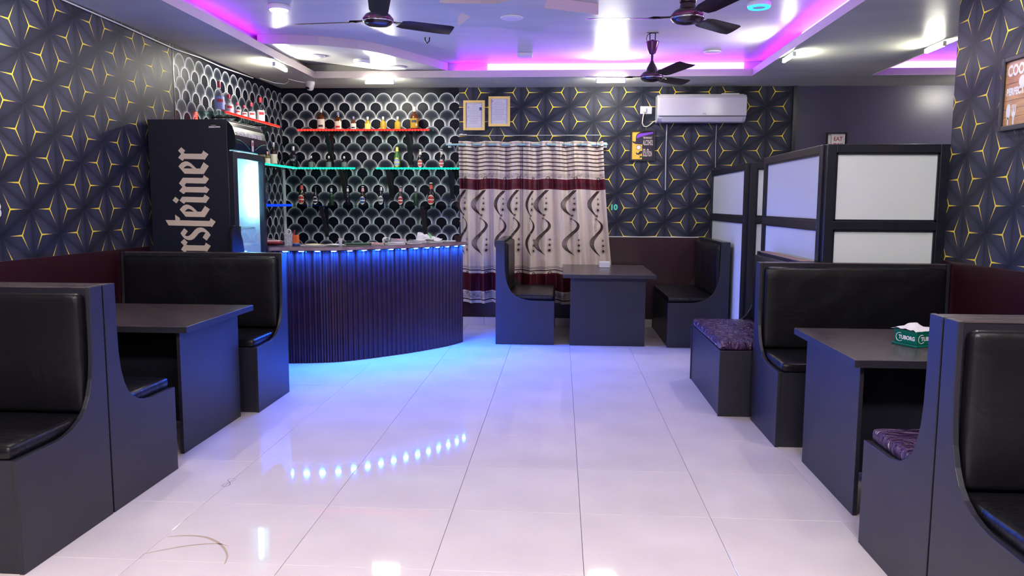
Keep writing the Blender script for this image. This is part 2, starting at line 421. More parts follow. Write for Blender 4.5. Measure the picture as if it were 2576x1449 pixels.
part('wainscot_panel', MB().box(XR - .012, XR, YF, YRE, 0.09, 1.085), M_maroon, wr, bevel=.002)
struct('wall_front', MB().box(XL - .12, XE + .12, YF - .12, YF, -.05, 3.1), M_navy)
struct('wall_far_right', MB().box(XE, XE + .12, YF, YB + .12, -.05, 3.1), M_navy)
bb = thing('baseboard_back', None, None); bb['kind'] = 'structure'
x = XL + .003
while x < 2.6:
    x2 = min(x + .6, 2.6)
    part('tile', MB().box(x + .001, x2 - .001, YB - .022, YB, 0.0, 0.093), M_tileA, bb, bevel=.0015); x = x2
tr = MB().box(2.60, 2.64, YB - .03, YB, 1.06, ZC); struct('trim_1', tr, M_frame, bevel=.003)

# ceiling: soffit boards with two trays, upper ceiling, cove risers, LED strips
T1 = (-2.66, 1.97, -1.4, 8.34); T2 = (3.175, 5.3, 2.6, 8.34)
ce = struct('ceiling', MB().box(XL - .1, XE + .1, YF - .1, YB + .1, ZU + .001, ZU + .12), M_white_ceiling)
def soffit(x0, x1, y0, y1): part('soffit_panel', MB().box(x0, x1, y0, y1, ZC, ZC + .065), M_soffit, ce)
soffit(XL, T1[0], YF, YB); soffit(T1[0], T1[1], YF, T1[2]); soffit(T1[0], T1[1], T1[3], YB)
soffit(T1[1], T2[0], YF, YB); soffit(T2[0], T2[1], YF, T2[2]); soffit(T2[0], T2[1], T2[3], YB); soffit(T2[1], XE, YF, YB)
lp = .006
def lips(T):
    x0, x1, y0, y1 = T
    part('tray_lip', MB().box(x0, x0 + lp, y0, y1, ZC - .004, ZC + .068), M_lip, ce)
    part('tray_lip', MB().box(x1 - lp, x1, y0, y1, ZC - .004, ZC + .068), M_lip, ce)
    part('tray_lip', MB().box(x0 + lp, x1 - lp, y1 - lp, y1, ZC - .004, ZC + .068), M_lip, ce)
    g = .12
    part('cove_riser', MB().box(x0 - g - .02, x0 - g, y0 - g, y1 + g, ZC + .065, ZU), M_white_ceiling, ce)
    part('cove_riser', MB().box(x1 + g, x1 + g + .02, y0 - g, y1 + g, ZC + .065, ZU), M_white_ceiling, ce)
    part('cove_riser', MB().box(x0 - g, x1 + g, y1 + g, y1 + g + .02, ZC + .065, ZU), M_white_ceiling, ce)
lips(T1); lips(T2)
def cove(mb, m, lab, grp='cove LED strips above the ceiling soffit'):
    o = part('led_strip', mb, m); tag(o, lab, 'led strip', grp); return o
zc = ZC + .0655
cove(MB().box(-.80, 1.90, 8.440, 8.458, zc + .018, ZU - .008), E_covehot, 'bright violet LED and riser glow band along the back of the ceiling tray')
cove(MB().box(-1.12, -.82, 8.438, 8.450, zc, zc + .012), E_cove, 'short dim violet cove LED strip at the left end of the back ledge')
cove(MB().box(2.070, 2.088, -1.3, 7.05, zc + .018, ZU - .008), E_covehot, 'bright violet LED and riser glow band along the right side of the ceiling tray')
cove(MB().box(2.072, 2.084, 7.07, 8.36, zc, zc + .012), E_cove, 'dim violet cove LED strip in the right back corner of the tray')
cove(MB().box(-2.772, -2.76, -1.3, 6.95, zc, zc + .012), E_cove, 'purple cove LED strip along the left side of the ceiling tray')
cove(MB().box(3.35, 5.2, 8.440, 8.458, zc + .018, ZU - .008), E_covehot, 'violet LED and riser glow band along the back of the smaller right tray')
cove(MB().box(3.063, 3.075, 2.7, 8.2, zc, zc + .012), E_cove, 'purple cove LED strip along the left side of the smaller right tray')
cove(MB().box(-1.12, 1.90, 8.415, 8.432, zc, zc + .010), E_covelow, 'hidden purple LED strip lying behind the back lip of the ceiling tray')
cove(MB().box(2.045, 2.062, -1.3, 7.05, zc, zc + .010), E_covelow, 'hidden purple LED strip lying behind the right lip of the ceiling tray')
cove(MB().box(3.35, 5.2, 8.415, 8.432, zc, zc + .010), E_covelow, 'hidden purple LED strip behind the lip of the smaller right tray')
# dropped corner panel with the curved front edge
cur = [(-2.72, 6.93), (-2.45, 6.955), (-2.196, 7.016), (-1.882, 7.198), (-1.72, 7.40), (-1.60, 7.616), (-1.397, 8.01), (-1.224, 8.40), (-1.80, 8.44), (-2.70, 7.60)]
part('curved_corner_panel', MB().prism(cur, lambda a, b, t: (a, b, t), 2.848, ZU), [M_lip], ce)
part('curved_corner_underside', MB().prism([(a * .9995, b + (.004 if b < 8 else 0)) for a, b in cur], lambda a, b, t: (a, b, t), 2.846, 2.848), [M_white_ceiling], ce)
star = [(-.875, 5.624), (-.701, 6.031), (-.842, 6.357), (-.53, 6.384), (-.182, 6.663), (-.119, 6.264), (.264, 6.01), (-.134, 5.791), (-.10, 5.30), (-.473, 5.66)]
part('dropped_star_panel', MB().prism(star, lambda a, b, t: (a, b, t), 2.852, ZU), [M_lip], ce)
part('star_underside', MB().prism([(-.38 + (a + .38) * .995, 6.0 + (b - 6.0) * .995) for a, b in star], lambda a, b, t: (a, b, t), 2.850, 2.852), [M_white_ceiling], ce)

# ---------------------------------------------------------------- lamps
def tube_light(p0, p1, z, label, wire=None):
    c = ((p0[0] + p1[0]) / 2, (p0[1] + p1[1]) / 2, z); d = Vector((p1[0] - p0[0], p1[1] - p0[1], 0)); L = d.length
    t = thing('tube_light', label, 'light', c, math.atan2(d.y, d.x), 'short LED tube lights under the ceiling')
    part('diffuser', MB().rbox((0, 0, -.004), (L / 2, .013, .014), .010, (4, 1, 1)), E_tube, t)
    part('base', MB().box(-L / 2 - .006, L / 2 + .006, -.011, .011, .011, .022), M_whitep, t, bevel=.002)
    for s in (-1, 1): part('end_cap', MB().box(s * L / 2 - .004, s * (L / 2) + .008, -.014, .014, -.018, .020), M_whitep, t, bevel=.002)
    h = ZC - z
    part('hanging_wire', MB().tube([(0, 0, .020), (.004, .002, .02 + h * .45), (-.002, 0, h + .03), (.02, .0, h + .06)], .0016, 5), M_whitep, t)
    return t
tube_light((-2.098, 8.31), (-1.790, 8.31), 2.718, 'short lit LED tube hanging above the bar shelves on the back wall')
tube_light((.355, 8.31), (.656, 8.31), 2.718, 'short lit LED tube left of the farthest ceiling fan')
tube_light((-2.69, 7.24), (-2.69, 7.56), 2.722, 'short lit LED tube on the left soffit above the left red bottle shelf')
tube_light((2.0, 6.99), (2.0, 7.31), 2.735, 'short lit LED tube at the right edge of the violet ceiling tray')
tube_light((3.07, 6.60), (3.07, 6.92), 2.735, 'short lit LED tube at the corner of the smaller right ceiling tray')
for k, (xx, yy) in enumerate([(-2.69, 4.15), (-2.69, 1.3), (2.0, 4.1), (2.0, 1.3)]):
    tube_light((xx, yy - .15), (xx, yy + .15), 2.725, 'short lit LED tube outside the top of the photo, %s side, %s' % ('left' if xx < 0 else 'right', 'nearer the back' if yy > 3 else 'over the camera'))
tube_light((4.35, 8.31), (4.65, 8.31), 2.72, 'short lit LED tube hidden behind the right wall')
for k_, x_ in enumerate((-1.9, .6)):  # unseen fill panels, added to light the faces turned to the camera
    t = thing('fill_panel', 'added unseen fill light panel near the camera, %s one' % ('left', 'right')[k_], 'lamp', (x_ + .3, .1, 2.93), 0, 'added unseen fill light panels')
    part('diffuser', MB().box(-.58, .58, -.29, .29, -.022, -.016), E_fill, t); part('frame', MB().box(-.6, .6, -.31, .31, -.016, 0).box(-.6, -.58, -.31, .31, -.024, -.016).box(.58, .6, -.31, .31, -.024, -.016), M_whitep, t)
tube_light((-1.9, -1.3), (-1.6, -1.3), 2.725, 'added unseen fill LED tube behind the camera on the left')  # out of view, added to bring more light into the room
tube_light((.9, -1.3), (1.2, -1.3), 2.725, 'added unseen fill LED tube behind the camera on the right')  # second unseen tube, added for the room's brightness

def round_lamp(x, y, z, label, lit=None, r=.085, ring=False):
    h = 1.0 if (lit or ring) else .38
    t = thing('ceiling_lamp', label, 'lamp', (x, y, z), 0, 'round surface lamps on the ceiling')
    part('housing', MB().lathe([(r * .92, 0), (r, -.006 * h), (r, -.030 * h), (r * .94, -.036 * h), (r * .80, -.036 * h)], 28), M_whitep, t)
    if ring:
        mb = MB(); mb.lathe([(r * .98, -.037), (r * .90, -.045), (r * .66, -.045), (r * .60, -.037)], 28, cap=False); part('glowing_ring', mb, E_ring, t)
        part('diffuser', MB().lathe([(r * .6, -.036), (r * .55, -.040)], 28), M_whitep, t)
    else:
        part('diffuser', MB().lathe([(r * .80, -.0362 * h), (r * .76, -.042 * h), (r * .3, -.0435 * h)], 28), lit or M_whitep, t)
    return t
round_lamp(-2.37, 7.50, 2.846, 'unlit round white ceiling lamp, left one on the curved corner panel')
round_lamp(-1.985, 7.74, 2.846, 'lit round white ceiling lamp in the middle of the curved corner panel', E_lamp)
round_lamp(-1.70, 8.14, 2.846, 'unlit round white ceiling lamp, right one on the curved corner panel')
round_lamp(-2.16, 5.95, 2.93, 'lit round white ceiling lamp left of the nearest left ceiling fan', E_lamp)
round_lamp(-.39, 6.05, 2.850, 'unlit round white ceiling lamp under the star shaped ceiling panel')
round_lamp(1.464, 7.877, 2.93, 'unlit round lamp on the purple lit ceiling right of the farthest fan')
round_lamp(1.448, 6.014, 2.93, 'round ceiling lamp with a glowing blue ring', ring=True)
round_lamp(3.72, 7.30, 2.93, 'unlit round lamp on the violet lit smaller right tray')
t = thing('ceiling_socket', 'small square white junction box on the violet lit ceiling', 'junction box', (-.373, 7.90, 2.93))
part('body', MB().box(-.075, .075, -.05, .05, -.035, 0), M_whitep, t, bevel=.006); part('lid', MB().box(-.072, .072, -.047, .047, -.042, -.035), M_whitep, t, bevel=.003)
tag(part('ceiling_hook', MB().tube([(-1.245, 7.13, 2.93), (-1.243, 7.13, 2.90), (-1.225, 7.13, 2.877), (-1.205, 7.13, 2.90), (-1.203, 7.13, 2.93)], .006, 6), M_black), 'small black metal hook on the ceiling right of the left fan', 'hook')

# ---------------------------------------------------------------- ceiling fans
def fan(x, y, z, ztop, ang, label, canopy=True, short=False):
    t = thing('ceiling_fan', label, 'fan', (x, y, z), 0, 'dark three-bladed ceiling fans')
    k = .098
    part('motor', MB().lathe([(.02, .052), (.060, .048), (.082, .036), (k, .014), (k + .002, .004), (k, -.006), (.088, -.022), (.066, -.034), (.03, -.041), (.004, -.043)], 32), M_fan, t)
    part('purple_trim_ring', MB().lathe([(k - .004, .020), (k + .004, .012), (k + .004, .002), (k - .002, -.004)], 32, cap=False), M_fanpurple, t)
    part('chrome_trim_ring', MB().lathe([(k + .001, -.004), (k + .0025, -.008), (k - .002, -.011)], 32, cap=False), M_chrome, t)
    part('lower_canopy', MB().lathe([(.050, .048), (.046, .075), (.030, .105), (.018, .125), (.014, .14)], 20), M_fan, t)
    if not short: part('canopy_sleeve', MB().lathe([(.048, .085), (.052, .09), (.052, .17), (.046, .175)], 20), M_fan, t)
    part('down_rod', MB().tube([(0, 0, .12), (0, 0, ztop - z - .06)], .0115, 10), M_fan, t)
    if canopy:
        h = ztop - z
        part('upper_canopy', MB().lathe([(.016, h - .185), (.030, h - .175), (.045, h - .13), (.056, h - .085), (.058, h - .078), (.050, h - .074)], 20), M_fanpurple if short else M_fan, t)
        part('hanger_clamp', MB().tube([(-.022, 0, h - .09), (-.024, 0, h - .005), (.024, 0, h - .005), (.022, 0, h - .09)], .005, 6).tube([(-.05, 0, h), (.05, 0, h)], .004, 6).tube([(-.046, 0, h - .08), (-.054, 0, h - .05), (-.045, 0, h - .02), (-.024, 0, h - .005)], .003, 5), M_fan, t)
    for q in range(3):
        a = math.radians(ang + 120 * q)
        mb = MB(); tilt = .22; n = 8; vs = []; 
        for i in range(n + 1):
            s = i / n; r = .165 + .435 * s; w = .058 + .012 * s - (0.0 if s < .95 else .010)
            if i == 0: w = .045
            sk = 0.0 if s < .99 else .020
            for j in range(5):
                c = -1 + j / 2; vs.append((r + (sk * c), c * w, -c * w * tilt - .004 * (1 - c * c) + .004 + .018 * s))
        fs = [(i * 5 + j, (i + 1) * 5 + j, (i + 1) * 5 + j + 1, i * 5 + j + 1) for i in range(n) for j in range(4)]
        mb.add(vs, fs, True); mb.add([(p[0], p[1], p[2] - .0025) for p in vs], [f[::-1] for f in fs], True)
        b = part('blade', mb, M_fan, t, rot=(0, 0, a))
        part('blade_arm', MB().prism([(.07, -.018), (.13, -.014), (.20, -.030), (.235, 0), (.20, .030), (.13, .014), (.07, .018)], lambda p, q2, z2: (p, q2, z2), .004, .009), M_fan, b)
    return t
fan(-1.22, 5.20, 2.637, 2.93, 284, 'dark ceiling fan, left one of the three, beside the lit round lamp')
fan(.755, 4.90, 2.568, 2.93, 51, 'dark ceiling fan above right of the star panel, cut by the top edge')
fan(.785, 7.02, 2.550, 2.93, 52, 'farthest ceiling fan, hanging low before the violet cove near the air conditioner', short=True)

# ---------------------------------------------------------------- benches
PROF = [(0, 0), (.6, 0), (.6, .453), (.35, .458), (.30, .466), (.25, .480), (.20, .506), (.162, .54), (.132, .59), (.108, .66), (.096, .75), (.092, .87), (.090, 1.065), (0, 1.065)]
def bench(label, loc, rz, L, seat_mat=None, tan=False, seed=0):
    t = thing('booth_bench', label, 'bench', loc, rz, 'black high-backed booth benches')
    th = .020
    for x0 in (0, L - th):
        part('side_panel', MB().prism(PROF, lambda a, b, x: (x, a, b), x0, x0 + th), M_board, t, bevel=.0018)
    part('back_panel', MB().box(th, L - th, 0.0, .018, 0, 1.060), M_board, t)
    part('front_backboard', MB().box(th, L - th, .052, .068, .45, 1.058), M_board, t)
    part('top_cap', MB().box(th, L - th, 0.0, .072, 1.058, 1.066), M_tan if tan else M_boardtop, t, bevel=.0015)
    part('seat_front', MB().box(th, L - th, .575, .593, 0, .440), M_board, t)
    part('seat_board', MB().box(th, L - th, .068, .593, .440, .452), M_board, t)
    sm = seat_mat or M_leather
    part('seat_cushion', MB().rbox((L / 2, .355, .481), ((L - 2 * th) / 2 - .006, .240, .029), .022, (22, 9, 2), .010, .006, seed), sm, t)
    part('back_cushion', MB().rbox((L / 2, .098, .775), ((L - 2 * th) / 2 - .012, .030, .265), .024, (22, 2, 10), .014, .006, seed + 5), M_leather, t)
    return t
def bench_at(label, ax, back, front_dir, a0, a1, **k):
    # ax 'y': the bench faces +y/-y and runs in x from a0 to a1 ; ax 'x': faces +x/-x and runs in y
    L = a1 - a0
    if ax == 'y': return bench(label, (a0, back, 0), 0, L, **k) if front_dir > 0 else bench(label, (a1, back, 0), PI, L, **k)
    return bench(label, (back, a1, 0), -PI / 2, L, **k) if front_dir > 0 else bench(label, (back, a0, 0), PI / 2, L, **k)
LX0, LX1 = XL + .014, -2.055
bench_at('black booth bench in the left foreground facing the camera, cut by the left edge', 'y', 3.325, -1, LX0, LX1, seed=1)
bench_at('black booth bench back to back with the left foreground bench, facing the left table', 'y', 3.337, 1, LX0, LX1, seed=2)
bench_at('black booth bench before the tall fridge, beyond the left table', 'y', 5.668, -1, LX0, LX1, seed=3)
bench_at('black booth bench in the right foreground facing the camera, cut by the right edge', 'y', 2.652, -1, 1.29, XR - .014, seed=4)
bench_at('black booth bench back to back with the right foreground bench, facing the green box', 'y', 2.664, 1, 1.29, XR - .014, seed=5, seat_mat=M_leather_p)
bench_at('black booth bench under the large white partition, behind the table with the green box', 'y', 5.166, -1, 1.29, XR - .014, seed=6)
bench_at('black booth bench with creased purplish seat, turned to the aisle beside the white partition', 'x', 1.685, -1, 5.225, 6.38, seat_mat=M_leather_p, tan=True, seed=7)
bench_at('black booth bench left of the back table, in front of the curtain', 'x', -.654, 1, 7.80, 8.925, seed=8)
bench_at('black booth bench right of the back table, beside the far partition', 'x', 1.682, -1, 7.76, 9.045, seed=9)

# ---------------------------------------------------------------- tables
def table(label, x0, x1, y0, y1, z, panels, web):
    t = thing('booth_table', label, 'table', ((x0 + x1) / 2, (y0 + y1) / 2, 0), 0, 'dark laminate booth tables')
    part('table_top', MB().box(x0, x1, y0, y1, z - .036, z), M_boardtop, t, world=True, bevel=.0015)
    e = .0012
    part('edge_band', MB().box(x0 - e, x0, y0, y1, z - .035, z - .002).box(x1, x1 + e, y0, y1, z - .035, z - .002).box(x0, x1, y0 - e, y0, z - .035, z - .002), M_board, t, world=True)
    for p in panels: part('end_panel', MB().box(p[0], p[1], p[2], p[3], 0, z - .036), M_board, t, world=True, bevel=.0015)
    part('web_panel', MB().box(*web, 0.08, z - .036), M_board, t, world=True)
    return t
table('dark table in the left booth between its two benches', XL + .016, -2.065, 4.11, 5.045, .75, [(-2.162, -2.142, 4.18, 4.97), (XL + .03, XL + .05, 4.3, 4.85)], (XL + .05, -2.162, 4.56, 4.58))
table('dark table in the right booth carrying the green tissue box', 1.323, XR - .016, 3.49, 4.395, .75, [(1.372, 1.392, 3.556, 4.317), (XR - .05, XR - .03, 3.6, 4.25)], (1.392, XR - .05, 3.93, 3.95))
table('dark table at the back wall carrying the white tissue box', .030, .945, 7.635, 8.930, .742, [(.106, .863, 7.80, 7.82), (.15, .82, 8.85, 8.87)], (.47, .49, 7.82, 8.85))

# ---------------------------------------------------------------- partitions
def partition(label, loc, rz, L, H, mid, post=.06, d=.05, z0=0.0):
    t = thing('partition_screen', label, 'partition', loc, rz, 'black framed white partition screens')
    for x0 in (0, L - post): part('post', MB().box(x0, x0 + post, -d / 2, d / 2, 0, H), M_frame, t, bevel=.003)
    part('top_rail', MB().box(post, L - post, -d / 2, d / 2, H - .055, H), M_frame, t, bevel=.003)
    part('middle_rail', MB().box(post, L - post, -d / 2, d / 2, mid - .028, mid + .028), M_frame, t, bevel=.003)
    part('bottom_rail', MB().box(post, L - post, -d / 2, d / 2, 0, .08), M_frame, t, bevel=.003)
    part('white_panel', MB().box(post - .004, L - post + .004, -.006, .006, mid + .024, H - .05), M_pane, t)
    part('white_panel', MB().box(post - .004, L - post + .004, -.006, .006, .076, mid - .024), M_pane, t)
    b = MB()
    for (za, zb) in ((mid + .028, H - .055), (.08, mid - .028)):
        for s in (-1, 1):
            y = s * .012
            b.box(post, L - post, y - .006, y + .006, za, za + .012).box(post, L - post, y - .006, y + .006, zb - .012, zb)
            b.box(post, post + .012, y - .006, y + .006, za, zb).box(L - post - .012, L - post, y - .006, y + .006, za, zb)
    part('glazing_bead', b, M_frame, t)
    return t
partition('large white partition with black frame facing the camera, nearest one', (1.725, 5.225, 0), 0, .775, 1.832, 1.305)
partition('white partition with black frame along the aisle, beside the purplish bench', (1.735, 5.255, 0), PI / 2, 1.47, 1.832, 1.305)
partition('far white partition facing the camera beyond the nearest screens', (1.735, 7.30, 0), 0, .92, 1.822, 1.30)
partition('far white partition running to the back wall beside the back booth', (1.725, 7.33, 0), PI / 2, 1.66, 1.822, 1.30)

# ---------------------------------------------------------------- bar counter
base = [(-2.553, 6.664), (-2.397, 6.677), (-2.18, 6.715), (-1.968, 6.790), (-1.75, 6.955), (-1.536, 7.150), (-1.36, 7.330), (-1.211, 7.520), (-1.09, 7.700), (-.994, 7.910)]
def catmull(P, n=14):
    out = []
    for i in range(len(P) - 1):
        p0, p1, p2, p3 = P[max(i - 1, 0)], P[i], P[i + 1], P[min(i + 2, len(P) - 1)]
        for k in range(n):
            t = k / n
            out.append(tuple(.5 * ((2 * p1[c]) + (-p0[c] + p2[c]) * t + (2 * p0[c] - 5 * p1[c] + 4 * p2[c] - p3[c]) * t * t + (-p0[c] + 3 * p1[c] - 3 * p2[c] + p3[c]) * t ** 3) for c in (0, 1)))
    out.append(P[-1]); return out
cv = catmull(base)
def resample(P, step):
    out = [Vector(P[0])]; acc = 0.0; res = [(Vector(P[0]), (Vector(P[1]) - Vector(P[0])).normalized(), 0.0)]; L = 0.0; nxt = step
    for a, b in zip(P[:-1], P[1:]):
        a, b = Vector(a), Vector(b); s = (b - a).length
        while s > 1e-9 and L + s >= nxt:
            res.append((a + (b - a) * ((nxt - L) / s), (b - a).normalized(), nxt)); nxt += step
        L += s
    return res
ct = thing('bar_counter', 'curved bar counter with maroon brown corrugated front and blue lights under its top', 'counter', (-2.0, 7.0, 0))
fine = resample(cv, .0125)
def outn(t): return Vector((t.y, -t.x))
def sheet(s0, s1):
    vs = []; pr_ = [p for p in fine if s0 <= p[2] <= s1]
    for p, t, s in pr_:
        ph = (s % .05) / .05; off = (0.0, .002, .018, .018)[int(ph * 4 + .01) % 4]
        q = p + outn(t) * (off - .018)
        vs += [(q.x, q.y, .004), (q.x, q.y, 1.012)]
    mb = MB().add(vs, [(2 * i, 2 * i + 2, 2 * i + 3, 2 * i + 1) for i in range(len(pr_) - 1)])
    return mb
smax = fine[-1][2]
part('corrugated_sheet', sheet(0, .455), M_counterface, ct, world=True)
part('corrugated_sheet', sheet(.455, smax), M_counterface, ct, world=True)
# carcass behind the sheet, countertop
def offset_poly(d0, d1, sa=0.0, sb=99):
    a = [p + outn(t) * d0 for p, t, s in fine[::3] if sa <= s <= sb]; b = [p + outn(t) * d1 for p, t, s in fine[::3] if sa <= s <= sb]
    return [tuple(p) for p in a] + [tuple(p) for p in b[::-1]]
def strip(d0, d1, z0, z1):
    a = [p + outn(t) * d0 for p, t, s in fine[::2]]; b = [p + outn(t) * d1 for p, t, s in fine[::2]]; n = len(a)
    vs = [(p.x, p.y, z0) for p in a] + [(p.x, p.y, z0) for p in b] + [(p.x, p.y, z1) for p in a] + [(p.x, p.y, z1) for p in b]
    fs = []
    for i in range(n - 1):
        fs += [(i, i + 1, n + i + 1, n + i), (2 * n + i, 3 * n + i, 3 * n + i + 1, 2 * n + i + 1), (i, 2 * n + i, 2 * n + i + 1, i + 1), (n + i, n + i + 1, 3 * n + i + 1, 3 * n + i)]
    fs += [(0, n, 3 * n, 2 * n), (n - 1, 3 * n - 1, 4 * n - 1, 2 * n - 1)]
    return MB().add(vs, fs)
part('carcass', strip(-.40, -.022, 0, 1.012), M_board, ct, world=True)
part('countertop', strip(-.46, .040, 1.022, 1.045), M_boardtop, ct, world=True)
part('worn_edge', strip(.0402, .046, 1.018, 1.0455), M_counteredge, ct, world=True)
step = 0
for p, t, s in resample(cv, .1365)[0:]:
    q = p + outn(t) * .030; a = math.atan2(t.y, t.x)
    if s < .03: continue
    hs = part('led_module', MB().prism([(-.012, 1.022), (.006, 1.022), (.007, 1.0105), (-.004, 1.0078), (-.012, 1.0078)], lambda y, z, x: (x, -y, z), -.026, .026), M_whitep, ct, loc=(q.x + 2.0, q.y - 7.0, 0), rot=(0, 0, a))
    part('led_lens', MB().add([(-.019, .003, 1.0072), (.019, .003, 1.0072), (.019, -.0065, 1.0098), (-.019, -.0065, 1.0098)], [(0, 1, 2, 3)]), E_bar, hs)

# ---------------------------------------------------------------- fridge
FX0, FX1, FY0, FY1, FH = -3.262, -2.62, 6.0, 6.655, 2.085
fg = thing('display_fridge', 'tall black display fridge with cream blackletter lettering and a glowing glass door', 'fridge', ((FX0 + FX1) / 2, (FY0 + FY1) / 2, 0))
part('body', MB().box(FX0, FX1, FY0, FY0 + .03, .08, FH).box(FX0, FX1, FY1 - .03, FY1, .08, FH).box(FX0, FX0 + .03, FY0 + .03, FY1 - .03, .08, FH).box(FX0 + .03, FX1, FY0 + .03, FY1 - .03, 1.86, FH).box(FX0 + .03, FX1, FY0 + .03, FY1 - .03, .08, .20), M_dark, fg, world=True, bevel=.003)
part('liner', MB().box(FX0 + .031, FX0 + .04, FY0 + .03, FY1 - .03, .2, 1.86).box(FX0 + .04, FX1 - .002, FY0 + .0301, FY0 + .04, .2, 1.86).box(FX0 + .04, FX1 - .002, FY1 - .04, FY1 - .0301, .2, 1.86).box(FX0 + .04, FX1 - .002, FY0 + .04, FY1 - .04, 1.851, 1.86), M_whitep, fg, world=True)
for z in (.55, .95, 1.22):
    mb = MB().tube([(FX0 + .05, FY0 + .045, z), (FX1 - .05, FY0 + .045, z), (FX1 - .05, FY1 - .045, z), (FX0 + .05, FY1 - .045, z)], .004, 6, closed=True)
    for k in range(12): yy = FY0 + .06 + k * .048; mb.tube([(FX0 + .05, yy, z), (FX1 - .05, yy, z)], .002, 4)
    part('wire_shelf', mb, M_chrome, fg, world=True)
part('light_tube', MB().tube([(-2.675, 6.55, 1.32), (-2.675, 6.55, 1.76)], .020, 12), E_fridge, fg, world=True)
dr = part('door', MB().box(FX1 + .002, FX1 + .045, FY0 + .002, FY0 + .075, .12, 1.84).box(FX1 + .002, FX1 + .045, FY1 - .045, FY1 - .002, .12, 1.84).box(FX1 + .002, FX1 + .045, FY0 + .075, FY1 - .045, 1.785, 1.84).box(FX1 + .002, FX1 + .045, FY0 + .075, FY1 - .045, .12, .20), M_frame, fg, world=True, bevel=.004)
part('door_glass', MB().box(FX1 + .018, FX1 + .024, FY0 + .074, FY1 - .044, .2, 1.787), M_glass, dr).data.transform(Matrix.Translation(-fg.location))
part('handle', MB().box(FX1 + .045, FX1 + .07, FY0 + .02, FY0 + .045, .7, 1.25), M_black, dr, bevel=.006).data.transform(Matrix.Translation(-fg.location))
hp = [(FX1 + .002, 1.85), (FX1 + .052, 1.852), (FX1 + .066, 1.90), (FX1 + .062, 1.965), (FX1 + .042, 2.030), (FX1 + .012, 2.066), (FX1 - .02, FH + .001), (FX1 - .10, FH + .001), (FX1 - .10, 2.0), (FX1 + .002, 2.0)]
hd = part('header', MB().prism(hp, lambda a, b, t: (a, t, b), FY0 + .004, FY1 - .004), [M_smokeglass], fg, world=True, bevel=.003)
def hx(z): return FX1 + .0695 - (0.0 if z < 1.92 else (z - 1.92) * .10)
def Lf(o): o.data.transform(Matrix.Translation(-fg.location)); return o
text_mesh('lettering', 'PREMIUM GERMAN BEER', .050, M_label, hd, (hx(1.965) + .0008, FY0 + .045, 1.966), (0, 1, 0), (-.10, 0, 1), sx=.92, bold=.001, world=False).data.transform(Matrix.Translation(-fg.location))
mb = MB()
for c in (-1, 1):
    pts = [(hx(1.9) - .0005, FY0 + .327 + c * (.05 + .26 * k / 8), 1.868 + .060 * math.sin(k / 8 * PI * .55)) for k in range(9)]
    mb.tube(pts, .0030, 5)
Lf(part('green_arc', mb, mat('green_print', (0.0, 0.22, 0.13), .4), hd))
Lf(part('badge', MB().rbox((hx(1.9) + .001, FY0 + .327, 1.90), (.002, .020, .046), .0015, (1, 2, 3)), M_cream, hd))
Lf(part('badge_print', MB().rbox((hx(1.9) + .0035, FY0 + .327, 1.915), (.001, .012, .014), .0008, (1, 2, 2)), M_red, hd))
tk = part('serial_sticker', MB().box(-2.775, -2.665, FY0 - .002, FY0, 2.018, 2.050), M_black, fg, world=True)
part('sticker_print', MB().box(-2.765, -2.715, FY0 - .003, FY0 - .002, 2.026, 2.031).box(-2.765, -2.715, FY0 - .003, FY0 - .002, 2.018, 2.023).box(-2.712, -2.672, FY0 - .003, FY0 - .002, 2.020, 2.030).box(-2.745, -2.705, FY0 - .003, FY0 - .002, 2.036, 2.039), M_labelw, tk).data.transform(Matrix.Translation(-fg.location))
